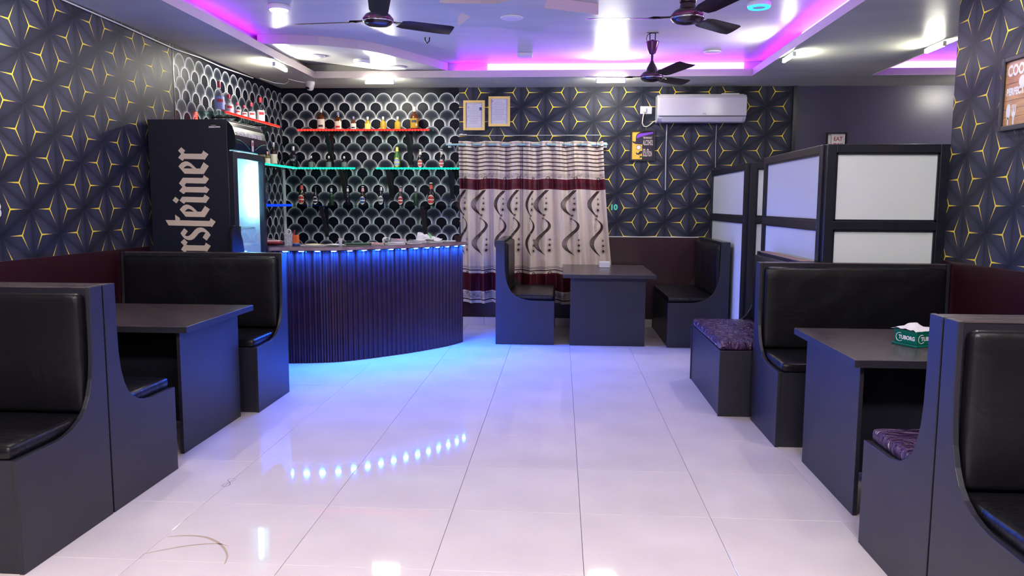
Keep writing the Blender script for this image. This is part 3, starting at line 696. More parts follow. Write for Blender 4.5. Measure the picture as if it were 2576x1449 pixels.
GL = {
'r': ([(-2.994, 1.868), (-2.962, 1.841), (-2.977, 1.827), (-2.967, 1.818), (-2.831, 1.817), (-2.818, 1.835), (-2.82, 1.844), (-2.775, 1.813), (-2.808, 1.77), (-2.817, 1.774), (-2.974, 1.777), (-2.987, 1.761), (-3.022, 1.786), (-2.997, 1.817), (-3.021, 1.841)], None),
'e': ([(-2.967, 1.758), (-2.945, 1.756), (-2.921, 1.743), (-2.9, 1.723), (-2.877, 1.702), (-2.847, 1.702), (-2.82, 1.746), (-2.821, 1.753), (-2.776, 1.721), (-2.82, 1.659), (-2.974, 1.661), (-3.023, 1.718), (-3.012, 1.731), (-2.996, 1.747)], [(-2.984, 1.703), (-2.969, 1.717), (-2.951, 1.724), (-2.931, 1.72), (-2.907, 1.702)]),
'n': ([(-2.991, 1.63), (-2.831, 1.628), (-2.821, 1.642), (-2.823, 1.652), (-2.778, 1.622), (-2.807, 1.584), (-2.965, 1.587), (-2.979, 1.571), (-2.968, 1.558), (-2.824, 1.557), (-2.813, 1.565), (-2.778, 1.539), (-2.802, 1.509), (-2.815, 1.513), (-2.974, 1.516), (-2.99, 1.501), (-3.025, 1.526), (-2.998, 1.557), (-3.024, 1.586)], None),
'i': ([(-3.003, 1.48), (-2.833, 1.477), (-2.82, 1.493), (-2.823, 1.502), (-2.779, 1.473), (-2.813, 1.43), (-2.821, 1.434), (-2.978, 1.438), (-2.99, 1.423), (-3.025, 1.45)], None),
'd': ([(-3.059, 1.48), (-3.03, 1.456), (-3.052, 1.427), (-3.083, 1.451)], None),
'e2': ([(-2.972, 1.419), (-2.952, 1.416), (-2.929, 1.405), (-2.905, 1.385), (-2.882, 1.362), (-2.852, 1.363), (-2.822, 1.405), (-2.826, 1.412), (-2.781, 1.383), (-2.825, 1.32), (-2.981, 1.322), (-3.027, 1.379), (-3.016, 1.392), (-2.998, 1.409)], [(-2.987, 1.364), (-2.971, 1.379), (-2.956, 1.385), (-2.936, 1.38), (-2.91, 1.362)]),
't': ([(-3.148, 1.295), (-3.067, 1.294), (-3.067, 1.338), (-3.029, 1.311), (-3.029, 1.294), (-2.789, 1.289), (-2.778, 1.302), (-2.781, 1.314), (-2.737, 1.284), (-2.769, 1.241), (-2.778, 1.246), (-3.124, 1.252)], None),
's': ([(-2.997, 1.231), (-2.968, 1.207), (-2.993, 1.174), (-2.983, 1.168), (-2.967, 1.168), (-2.949, 1.178), (-2.931, 1.195), (-2.911, 1.218), (-2.892, 1.232), (-2.867, 1.238), (-2.842, 1.235), (-2.82, 1.221), (-2.799, 1.202), (-2.782, 1.178), (-2.817, 1.133), (-2.849, 1.158), (-2.823, 1.197), (-2.84, 1.202), (-2.86, 1.201), (-2.878, 1.192), (-2.898, 1.17), (-2.917, 1.15), (-2.938, 1.138), (-2.959, 1.135), (-2.984, 1.141), (-3.002, 1.153), (-3.017, 1.171), (-3.029, 1.192)], None),
'r2': ([(-3.001, 1.145), (-2.972, 1.118), (-2.986, 1.103), (-2.977, 1.096), (-2.836, 1.094), (-2.826, 1.11), (-2.829, 1.119), (-2.784, 1.091), (-2.818, 1.045), (-2.827, 1.05), (-2.985, 1.052), (-2.996, 1.035), (-3.03, 1.06), (-3.007, 1.094), (-3.031, 1.119)], None)}
from mathutils.geometry import tessellate_polygon
for key, (po, ho) in GL.items():
    loops = [[Vector((a, b, 0)) for a, b in po]] + ([[Vector((a, b, 0)) for a, b in ho]] if ho else [])
    flat = [p for l in loops for p in l]; tris = tessellate_polygon(loops)
    mb = MB().add([(p.x, FY0 - .0015, p.y) for p in flat], [tuple(tt) for tt in tris])
    part('letter', mb, M_cream, fg, world=True)
for cx_, cy_ in ((FX0 + .05, FY0 + .05), (FX1 - .05, FY0 + .05), (FX0 + .05, FY1 - .05), (FX1 - .05, FY1 - .05)):
    part('foot', MB().lathe([(.02, 0), (.02, .08)], 10, (cx_, cy_, 0)), M_black, fg, world=True)

# chair whose back shows between the bench and the fridge door
chr_ = thing('side_chair', 'black chair whose rounded back peeks up before the fridge door', 'chair', (-2.375, 5.86, 0))
M_chairback = mat('matt_black_vinyl', (0.006, 0.006, 0.008), 0.7, spec=0.15)
bp = [(-.14, .45), (.11, .45), (.115, .90), (.10, 1.05), (.07, 1.15), (.02, 1.225), (-.04, 1.262), (-.10, 1.262), (-.14, 1.20)]
part('backrest', MB().prism(bp, lambda a, b, t: (t, a, b), -.145, -.115), M_chairback, chr_, bevel=.008)
part('seat', MB().rbox((0, 0, .44), (.11, .14, .025), .02, (3, 3, 1)), M_black, chr_)
for sx in (-.09, .09):
    for sy in (-.12, .12): part('leg', MB().tube([(sx, sy, 0), (sx, sy, .42)], .012, 8), M_chrome, chr_)

# ---------------------------------------------------------------- bottle shelves
def led_run(t, p0, p1, m, mb_, drop=.012, n=None):
    p0, p1 = Vector(p0), Vector(p1); d = (p1 - p0); L = d.length; d.normalize()
    part('led_strip', MB().tube([p0, p1], .0095, 6), m, t, world=True)
    n = n or int(L / .035); b = MB()
    for k in range(n):
        c = p0 + d * (L * (k + .5) / n)
        b.rbox((c.x, c.y, c.z - .001), (.0060, .0075, .0110), .004, (1, 1, 1))
    o = part('led_beads', b, mb_, t, world=True); o['kind'] = 'stuff'
def bracket(t, x, y, z, d, h, axis):
    mb = MB(); w = .022
    if axis == 'y':   # on the back wall, reaches towards -y
        mb.box(x - w, x + w, YB - .012, YB - .003, z - h, z).box(x - w, x + w, YB - d, YB - .003, z - .012, z)
        mb.prism([(YB - .01, z - h + .02), (YB - .01, z - h + .05), (YB - d + .03, z - .012), (YB - d + .005, z - .012)], lambda a, b, tt: (tt, a, b), x - w, x + w)
    else:
        mb.box(XL + .003, XL + .012, y - w, y + w, z - h, z).box(XL + .003, XL + d, y - w, y + w, z - .012, z)
        mb.prism([(XL + .01, z - h + .02), (XL + .01, z - h + .05), (XL + d - .03, z - .012), (XL + d - .005, z - .012)], lambda a, b, tt: (a, tt, b), y - w, y + w)
    part('bracket', mb, M_black, t, world=True)
def shelf_back(label, x0, x1, z, d, brk, led=None, ledx=(), hh=.34):
    t = thing('bottle_shelf', label, 'shelf', ((x0 + x1) / 2, YB - d / 2, z - .01), 0, 'glass bottle shelves behind the bar')
    part('glass_plate', MB().box(x0, x1, YB - d, YB - .003, z - .010, z), M_shelfglass, t, world=True, bevel=.001)
    for b in brk: bracket(t, b, 0, z - .011, d, hh, 'y')
    for a, b in ledx: led_run(t, (a, YB - d - .008, z - .006), (b, YB - d - .008, z - .006), *led)
    return t
shelf_back('upper glass shelf with red light strip on the back wall, whisky bottles on it', -3.03, -1.47, 2.272, .24, (-2.70, -1.76), (E_red, E_redbead), ((-3.03, -1.50),), .40)
shelf_back('middle glass shelf with green light strip on the back wall', -3.27, -1.205, 1.838, .25, (-2.54, -1.99, -1.27), (E_green, E_greenbead), ((-3.10, -2.36), (-2.12, -1.16)), .36)
shelf_back('lower clear glass shelf without lights on the back wall, beer bottles on it', -3.20, -1.24, 1.408, .24, (-2.78, -1.595), hh=.36)
def shelf_left(label, y0, y1, z, d, brk, led=None, ledy=None, extra=None):
    t = thing('bottle_shelf', label, 'shelf', (XL + d / 2, (y0 + y1) / 2, z - .01), 0, 'glass bottle shelves behind the bar')
    part('glass_plate', MB().box(XL + .003, XL + d, y0, y1, z - .010, z), M_shelfglass, t, world=True, bevel=.001)
    for b in brk: bracket(t, 0, b, z - .011, d, .34, 'x')
    if ledy: led_run(t, (XL + d + .008, ledy[0], z - .006), (XL + d + .008, ledy[1], z - .006), *led)
    return t
ls = shelf_left('upper red lit glass shelf on the left wall above the fridge', 6.90, 8.24, 2.252, .27, (7.25, 8.02), (E_red, E_redbead), (6.92, 8.24))
b = MB()
for k in range(4): b.rbox((XL + .012, 6.895, 2.238 - k * .017), (.010, .008, .006), .004, (1, 1, 1))
part('hanging_led_end', b, E_redbead, ls, world=True)
shelf_left('middle glass shelf with green light strip on the left wall beside the fridge', 7.55, 8.80, 1.840, .24, (8.35,), (E_green, E_greenbead), (7.56, 8.80))
bs = thing('bottle_shelf', 'small glass shelf with blue light strip in the left corner', 'shelf', (XL + .12, 8.3, 1.40), 0, 'glass bottle shelves behind the bar')
part('glass_plate', MB().box(XL + .003, XL + .24, 7.7, 8.55, 1.405, 1.415), M_shelfglass, bs, world=True, bevel=.001)
part('led_strip', MB().tube([(XL + .25, 7.7, 1.408), (XL + .25, 8.62, 1.408)], .013, 8), E_blue, bs, world=True)
bracket(bs, 0, 8.2, 1.404, .24, .32, 'x')
tag(part('corner_conduit', MB().box(XL + .006, XL + .034, YB - .035, YB - .007, .95, 1.825), M_whitep, bevel=.004), 'white vertical conduit in the corner left of the bar shelves', 'conduit')

# ---------------------------------------------------------------- bottles
def bottle(kind, label, loc, h, w, group, glass, cap, lab=None, lab2=None, neck=None, rz=0.0):
    t = thing('bottle', label, 'bottle', loc, rz, group); r = w / 2
    if kind == 'square':
        bh = h * .62; fl2 = .62
        part('glass_body', MB().lathe([(r * .96, 0), (r, .004), (r, bh * .90), (r * .86, bh), (r * .36, bh * 1.14), (r * .30, bh * 1.20), (r * .29, h * .84)], 24, sy=fl2), glass, t)
        part('cap', MB().lathe([(r * .33, h * .80), (r * .34, h * .81), (r * .34, h * .99), (r * .30, h)], 16), cap, t)
        lz0, lz1 = bh * .10, bh * .80
        if lab:
            part('label', MB().add([(r * 1.012 * math.cos(a), r * fl2 * 1.03 * math.sin(a), z) for z in (lz0, lz1) for a in [PI * 1.10 + PI * .80 * k / 12 for k in range(13)]], [(k, k + 1, 14 + k, 13 + k) for k in range(12)], True), lab, t)
        if lab2:
            part('label_print', MB().add([(r * 1.02 * math.cos(a), r * fl2 * 1.045 * math.sin(a), z) for z in (lz0 + (lz1 - lz0) * .18, lz0 + (lz1 - lz0) * .42) for a in [PI * 1.30 + PI * .40 * k / 8 for k in range(9)]], [(k, k + 1, 10 + k, 9 + k) for k in range(8)], True), lab2, t)
    elif kind == 'round':   # spirit bottle, round, straight shoulder
        bh = h * .64
        part('glass_body', MB().lathe([(r * .92, 0), (r, .006), (r, bh * .86), (r * .90, bh * .96), (r * .55, bh * 1.06), (r * .34, bh * 1.13), (r * .30, h * .86)], 24), glass, t)
        part('cap', MB().lathe([(r * .36, h * .80), (r * .37, h * .81), (r * .36, h * .99), (r * .32, h)], 16), cap, t)
        if lab: part('label', MB().add([(r * 1.012 * math.cos(a), r * 1.012 * math.sin(a), z) for z in (bh * .14, bh * .78) for a in [PI * 1.08 + PI * .84 * k / 12 for k in range(13)]], [(k, k + 1, 14 + k, 13 + k) for k in range(12)], True), lab, t)
        if lab2: part('label_print', MB().add([(r * 1.025 * math.cos(a), r * 1.025 * math.sin(a), z) for z in (bh * .50, bh * .66) for a in [PI * 1.30 + PI * .4 * k / 8 for k in range(9)]], [(k, k + 1, 10 + k, 9 + k) for k in range(8)], True), lab2, t)
    else:                   # beer
        bh = h * .56
        part('glass_body', MB().lathe([(r * .90, 0), (r, .006), (r, bh * .84), (r * .93, bh * .98), (r * .62, bh * 1.16), (r * .42, bh * 1.32), (r * .36, bh * 1.50), (r * .34, h * .965)], 24), glass, t)
        part('cap', MB().lathe([(r * .40, h * .955), (r * .42, h * .965), (r * .38, h)], 16), cap, t)
        if neck: part('neck_label', MB().lathe([(r * .50, bh * 1.30), (r * .40, bh * 1.50), (r * .375, bh * 1.62)], 18, cap=False), neck, t)
        if lab:
            n = 16; zc_ = bh * .46; mb = MB(); vs = [(0, -r * 1.02, zc_)]
            for k in range(n):
                a = 2 * PI * k / n; ax = math.sin(a) * .95; zz = zc_ + math.cos(a) * bh * .38
                vs.append((r * 1.02 * math.sin(ax), -r * 1.02 * math.cos(ax), zz))
            mb.add(vs, [(0, k + 1, (k + 1) % n + 1) for k in range(n)], True); part('label', mb, lab, t)
            if lab2:
                mb = MB(); vs = [(0, -r * 1.06, zc_)]
                for k in range(n):
                    a = 2 * PI * k / n; ax = math.sin(a) * .70; zz = zc_ + math.cos(a) * bh * .28
                    vs.append((r * 1.05 * math.sin(ax), -r * 1.05 * math.cos(ax), zz))
                mb.add(vs, [(0, k + 1, (k + 1) % n + 1) for k in range(n)], True); part('label_print', mb, lab2, t)
                part('label_band', MB().add([(r * 1.075 * math.sin(a), -r * 1.075 * math.cos(a), z) for z in (zc_ - .006, zc_ + .006) for a in (-.85, -.5, -.2, .1, .4, .8)], [(k, k + 1, 7 + k, 6 + k) for k in range(5)], True), lab, t)
    return t
g1 = 'bottles on the upper red lit shelf of the back wall'; zr = 2.2725; yb = 8.955
bottle('square', 'large dark amber whisky bottle with cream label, leftmost on the back red shelf', (-2.786, yb, zr), .254, .091, g1, M_amber, M_silver, M_label, M_ink)
bottle('square', 'medium amber whisky bottle with cream label, second from left on the back red shelf', (-2.586, yb, zr), .207, .083, g1, M_amber, M_greyink, M_label, M_red)
bottle('square', 'small amber bottle with cream label, third from left on the back red shelf', (-2.406, yb, zr), .158, .067, g1, M_amber, M_greyink, M_label, M_ink)
bottle('square', 'small golden bottle with white cap, fourth from left on the back red shelf', (-2.239, yb, zr), .154, .069, g1, M_goldb, M_whitep, M_labely)
bottle('square', 'small golden bottle with white cap, fifth from left on the back red shelf', (-2.058, yb, zr), .155, .069, g1, M_goldb, M_whitep, None, None)
bottle('square', 'small golden bottle with white cap, sixth from left on the back red shelf', (-1.889, yb, zr), .155, .069, g1, M_goldb, M_whitep, None, None)
bottle('round', 'large amber whisky bottle with orange lower label, rightmost on the back red shelf', (-1.692, yb, zr), .264, .096, g1, M_amber, M_label, M_goldb, M_ink)
g2 = 'bottles on the green lit shelf of the back wall'; zg = 1.8385
bottle('round', 'large black bottle, leftmost on the back green shelf', (-3.125, yb, zg), .251, .094, g2, M_blackb, M_silver, None, M_labelg)
bottle('round', 'small black bottle with grey label, second from left on the back green shelf', (-2.915, yb, zg), .143, .064, g2, M_blackb, M_silver, M_labelg)
bottle('round', 'small black bottle with grey label, third from left on the back green shelf', (-2.704, yb, zg), .140, .064, g2, M_blackb, M_silver, M_labelg)
bottle('round', 'small black bottle with grey label, fourth from left on the back green shelf', (-2.523, yb, zg), .138, .064, g2, M_blackb, M_silver, M_labelg)
bottle('beer', 'tall green beer bottle with blue and yellow label on the back green shelf', (-1.898, yb, zg), .264, .077, g2, M_greenb2, M_greenb, M_labely, M_labelb, M_labely)
bottle('beer', 'dark beer bottle with red and white label, second from right on the back green shelf', (-1.628, yb, zg), .214, .067, g2, M_blackb, M_label, M_labelw, M_redneck, M_label)
bottle('beer', 'dark beer bottle with red and white label, rightmost on the back green shelf', (-1.380, yb, zg), .216, .067, g2, M_blackb, M_label, M_labelw, M_redneck, M_label)
g3 = 'bottles on the unlit lower shelf of the back wall'; z3 = 1.4085
bottle('beer', 'large dark beer bottle with red neck and round red label, leftmost on the unlit shelf', (-3.036, yb, z3), .254, .083, g3, M_brownb, M_blackb, M_label, M_red, M_redneck)
bottle('beer', 'dark beer bottle with small white round label, second on the unlit shelf', (-2.871, yb, z3), .22, .064, g3, M_blackb, M_ink, M_labelw, M_ink)
bottle('beer', 'slim dark green beer bottle with white neck foil, third on the unlit shelf', (-2.682, yb, z3), .219, .053, g3, M_greenb, M_greenb, None, None, M_labelw)
bottle('beer', 'slim near-black beer bottle with white neck foil, fourth on the unlit shelf', (-2.488, yb, z3), .220, .056, g3, M_blackb, M_silver, None, None, M_labelw)
bottle('beer', 'brown beer bottle with white oval label printed blue and red, fifth on the unlit shelf', (-2.310, yb, z3), .223, .067, g3, M_brownb, M_label, M_labelw, M_blue, M_pink)
bottle('beer', 'dark beer bottle with white and grey label, sixth on the unlit shelf', (-2.093, yb, z3), .238, .067, g3, M_blackb, M_label, M_labelw, M_labelg, M_silver)
bottle('beer', 'brown beer bottle with white oval label, seventh on the unlit shelf', (-1.862, yb, z3), .227, .064, g3, M_brownb, M_label, M_labelw, M_red, M_pink)
bottle('beer', 'slim dark green beer bottle with white neck foil, second from right on the unlit shelf', (-1.686, yb, z3), .230, .053, g3, M_greenb, M_greenb, None, None, M_labelw)
bottle('beer', 'large dark beer bottle with red neck and big red label, rightmost on the unlit shelf', (-1.504, yb, z3), .267, .091, g3, M_brownb, M_label, M_label, M_red, M_redneck)
g4 = 'clear bottles on the left red shelf'; xb = -3.115; zl = 2.2525
for k, (yy, h, w, lb) in enumerate([(6.995, .277, .086, 'largest clear bottle with lilac label and red cap, nearest on the left red shelf'), (7.20, .189, .073, 'medium clear bottle with red cap, second nearest on the left red shelf'),
        (7.385, .139, .060, 'small clear bottle with red cap, third on the left red shelf'), (7.55, .132, .059, 'small clear bottle with red cap, fourth on the left red shelf'),
        (7.73, .181, .071, 'medium clear bottle with red cap, fifth on the left red shelf'), (7.97, .265, .081, 'large clear bottle with broad white label, farthest on the left red shelf')]):
    bottle('round', lb, (xb, yy, zl), h, w, g4, M_vodka, M_redcap, M_labelb if k == 0 else M_labelw, M_red, rz=.6)
bottle('square', 'small olive bottle with white cap, nearest on the left green shelf', (-3.17, 8.10, 1.8405), .148, .060, 'bottles on the left green shelf', M_olive, M_labelw, M_label, rz=.7)
bottle('square', 'small olive bottle with pink cap, second on the left green shelf', (-3.17, 8.27, 1.8405), .145, .058, 'bottles on the left green shelf', M_olive, M_pink, M_label, rz=.7)
bottle('round', 'tall dark wine bottle with pale label, farthest on the left green shelf', (-3.17, 8.45, 1.8405), .255, .075, 'bottles on the left green shelf', M_brownb, M_silver, M_label, rz=.7)
gb = thing('beer_glass', 'tall clear beer glass with blue base on the blue lit shelf', 'glass', (-3.16, 8.16, 1.4155))
part('bowl', MB().lathe([(.020, .030), (.026, .06), (.034, .14), (.040, .235), (.0375, .235), (.031, .14), (.023, .062), (.004, .045)], 20), M_vodka, gb)
part('foot', MB().lathe([(.030, 0), (.030, .006), (.018, .016), (.020, .032)], 20), thin_glass('blue_glass', (.3, .4, .95), .1, diff=(.05, .1, .8), dmix=.3), gb)

# ---------------------------------------------------------------- things on the counter
zt = 1.0455
def sheet_obj(name, label, cat, x, y, w, d, rz, m, h=.004, group='papers on the bar counter', curl=0.0, z=zt):
    t = thing(name, label, cat, (x, y, z), rz, group)
    n = 8; vs = []
    for i in range(n + 1):
        for j in range(5):
            u, v = i / n - .5, j / 4 - .5
            vs.append((u * w, v * d, h + curl * (abs(u * 2) ** 3) + .003 * math.sin(u * 7 + v * 5) + .003))
    f = [(i * 5 + j, (i + 1) * 5 + j, (i + 1) * 5 + j + 1, i * 5 + j + 1) for i in range(n) for j in range(4)]
    mb = MB().add(vs, f, True); part('top_sheet', mb, m, t)
    part('pages', MB().box(-w / 2 * .98, w / 2 * .98, -d / 2 * .97, d / 2 * .97, 0, max(h, .003)), M_paper, t)
    return t
t = thing('pen_box', 'white patterned card box holding scissors and pens, on the left of the bar counter', 'box', (-2.49, 6.97, zt))
part('box_shell', MB().box(-.034, .034, -.030, -.027, 0, .105).box(-.034, .034, .027, .030, 0, .105).box(-.034, -.031, -.027, .027, 0, .105).box(.031, .034, -.027, .027, 0, .105).box(-.031, .031, -.027, .027, 0, .004), noisy('mottled_white_card', (.8, .8, .86), (.45, .45, .6), 60, .6), t)
part('tape_roll', MB().tube([(-.004 + .020 * math.cos(a * PI / 8), .0, .125 + .020 * math.sin(a * PI / 8)) for a in range(16)], .006, 6, closed=True), M_whitep, t)
part('scissors_handle', MB().box(.010, .022, -.004, .004, .06, .150), M_redcap, t, rot=(0, .25, 0))
t = tag(part('card_box', MB().box(-.020, .020, -.03, .03, 0, .090).box(-.017, .017, -.028, .028, .090, .094), M_orange, loc=(-2.432, 6.985, zt), bevel=.002), 'upright orange card box beside the white pen box', 'box')
t = thing('tape_roll', 'blue tape roll in front of the orange card box', 'tape', (-2.405, 6.915, zt)); part('ring', MB().lathe([(.020, 0), (.034, 0), (.034, .022), (.020, .022), (.020, 0)], 20, cap=False), M_blue, t)
part('core', MB().lathe([(.019, 0), (.0195, .022), (.017, .022), (.017, 0)], 20, cap=False), M_label, t)
for k, (dx, dy, m, lb) in enumerate([(0, 0, M_black, 'bottom dark folder of the stack at the left end of the bar counter'), (.01, .01, M_redcap, 'dark red folder in the middle of the stack at the left end of the counter'), (-.01, .0, M_pink, 'pink folder on top of the stack at the left end of the counter')]):
    o = part('folder', MB().box(-.095, .095, -.07, .07, 0, .009).box(-.080, .098, -.072, .066, .009, .013), m, loc=(-2.69 + dx, 7.0 + dy, zt + k * .0132), rot=(0, 0, .1 * k), bevel=.0015); tag(o, lb, 'folder', 'folders stacked at the left end of the bar counter')
t = thing('ruler', 'two thin grey rulers leaning behind the folder stack', 'ruler', (-2.70, 7.13, zt)); part('ruler_blade', MB().tube([(-.10, 0, .06), (.09, .01, .028)], .004, 4), M_silver, t); part('ruler_blade', MB().tube([(-.10, .02, .045), (.03, .03, .026)], .004, 4), M_silver, t)
sheet_obj('magazine', 'open cream magazine lying right of the blue tape roll', 'magazine', -2.26, 6.98, .24, .16, -.1, M_yellow, .008)
sheet_obj('paper', 'white sheet lying between the cream magazine and the small cup', 'paper', -2.10, 7.12, .22, .15, .05, M_paper, .002)
t = thing('cup', 'small pale cup standing upside up on the bar counter', 'cup', (-2.03, 7.03, zt)); part('cup_body', MB().lathe([(.014, 0), (.015, .03), (.020, .062), (.018, .062), (.012, .006)], 18), M_labelw, t); part('rim', MB().lathe([(.020, .058), (.022, .062), (.019, .066)], 18, cap=False), M_cream, t)
tag(part('small_box', MB().box(-.022, .022, -.02, .02, 0, .018).box(-.020, .020, -.018, .018, .018, .021), M_black, loc=(-1.985, 7.16, zt + .018), bevel=.002), 'small black box on the green notebook', 'box')
nb = thing('notebook', 'green covered notebook lying right of the small cup', 'notebook', (-1.90, 7.16, zt), .1); part('cover', MB().box(-.12, .12, -.07, .07, 0, .003).box(-.12, .12, -.07, .07, .014, .017), M_greenbook, nb); part('pages', MB().box(-.115, .118, -.067, .067, .003, .014), M_black, nb)
sheet_obj('paper', 'pale green tinted sheet behind the green notebook', 'paper', -1.80, 7.36, .20, .14, .25, M_paper, .004)
sheet_obj('magazine', 'magazine with red cover left of the rolled magazine', 'magazine', -1.735, 7.22, .12, .10, .4, M_redneck, .006)
t = thing('rolled_magazine', 'white magazine curled into a roll on the middle of the counter', 'magazine', (-1.66, 7.42, zt), .35)
pts = []; mb = MB(); vs = []
prof = [(-.03 + .030 * math.cos(a), .031 + .030 * math.sin(a)) for a in [PI * 1.9 - k * PI * 1.4 / 12 for k in range(13)]] + [(.0, .055), (.05, .045), (.10, .025), (.15, .012)]
for a, bz in prof: vs += [(a, -.08, bz), (a, .08, bz)]
mb.add(vs, [(2 * i, 2 * i + 1, 2 * i + 3, 2 * i + 2) for i in range(len(prof) - 1)], True); part('curled_page', mb, M_paper, t)
part('spine', MB().box(-.02, .16, -.078, .078, 0, .006), M_ink, t)
sheet_obj('book', 'white covered book in front of the rolled magazine', 'book', -1.57, 7.27, .17, .11, .55, M_paper, .016)
sheet_obj('book', 'dark purple book under the white papers right of the rolled magazine', 'book', -1.43, 7.48, .13, .10, .7, M_greyink, .014)
sheet_obj('folder', 'pink folder lying on papers behind the rolled magazine', 'folder', -1.62, 7.66, .15, .10, .3, M_pink, .030)
sheet_obj('paper', 'white paper heap right of the pink folder', 'paper', -1.43, 7.655, .16, .12, .5, M_paper, .022, curl=.01)
sheet_obj('paper', 'white papers with raised corner at the right of the bar counter', 'paper', -1.285, 7.755, .15, .12, .8, M_paper, .012, curl=.018)
t = thing('plastic_bag', 'crumpled white plastic bag with green print on the papers at the right of the counter', 'bag', (-1.36, 7.90, zt))
mb = MB(); vs = []; n = 10; rnd = random.Random(3)
for i in range(n + 1):
    for j in range(7): u, v = i / n, j / 6; vs.append((-.11 + .24 * u, -.06 + .12 * v, .006 + .075 * math.sin(PI * v) * (1 - u) ** .7 + rnd.uniform(-.010, .010) + .01))
mb.add(vs, [(i * 7 + j, (i + 1) * 7 + j, (i + 1) * 7 + j + 1, i * 7 + j + 1) for i in range(n) for j in range(6)]); part('bag_film', mb, M_paper, t)
part('green_print', MB().box(.045, .060, -.064, -.058, .012, .070), mat('bright_green', (.25, .8, .3), .5), t, rot=(0, -.5, 0))
sheet_obj('paper', 'flat white sheet at the far right end of the bar counter', 'paper', -1.155, 7.90, .14, .10, 1.0, M_paper, .006)

# ---------------------------------------------------------------- curtains, rod
def curtain_fn(x0, x1, f0, f1, ph, seed):
    # nominal top edges x0..x1 ; widened at the hem by f0 (left) and f1 (right)
    def S(x, z, off=0.0):
        u = (x - x0) / (x1 - x0); k = max(0.0, (2.14 - z) / 1.86)
        X_ = x + (f0 * (1 - u) + f1 * u) * k ** 1.3
        a = .034 + .016 * k
        s = (x - x0) / .172 * 2 * PI
        y = 9.005 + a * math.sin(s + ph + .35 * math.sin(z * 2.1 + seed)) + .010 * math.sin(s * 2.3 + seed + z * 1.3)
        return (X_, y - off, z + .006 * math.sin(s * .5 + seed))
    return S
m = mat('printed_curtain_satin', (.70, .62, .56), .42, spec=.5); nt = m.node_tree; X.nt = nt
uvn = nt.nodes.new('ShaderNodeUVMap'); sp = nt.nodes.new('ShaderNodeSeparateXYZ'); nt.links.new(uvn.outputs[0], sp.inputs[0]); cu_, cz = X(sp.outputs[0]), X(sp.outputs[1])
stripe = fr((cz - 1.815) / .0445).lt(.30) * cz.gt(1.81) * cz.lt(2.13)
def band(a, b): return cz.gt(a) * cz.lt(b)
tc = nt.nodes.new('ShaderNodeTexVoronoi'); tc.inputs['Scale'].default_value = 34; nt.links.new(uvn.outputs[0], tc.inputs['Vector'])
lace = clamp01((0.5 - X(tc.outputs[0])) * 3.0)
cream = mixc(nt, clamp01(X(noise(nt, 3.0, 2, vscale=(3, 1, .3)))), (.80, .71, .58), (.70, .58, .54))
c1 = mixc(nt, band(1.735, 1.785) * (0.35 + .5 * lace), cream, (.20, .15, .17))
c1 = mixc(nt, band(.330, .400) * (0.35 + .6 * lace), c1, (.16, .12, .14))
c1 = mixc(nt, stripe, c1, (.022, .003, .004))
c1 = mixc(nt, band(.655, .668) + band(.685, .690) + band(.700, .704) + band(.305, .320), c1, (.040, .012, .020))
mar = band(1.600, 1.722) + band(.415, .625)
c1 = mixc(nt, mar, c1, (.11, .005, .020))
nt.links.new(c1, nt.nodes['Principled BSDF'].inputs['Base Color']); M_curtain = m
M_print = mat('brown_black_print', (.030, .012, .014), .5); M_printring = mat('grey_brown_print', (.30, .24, .22), .5)
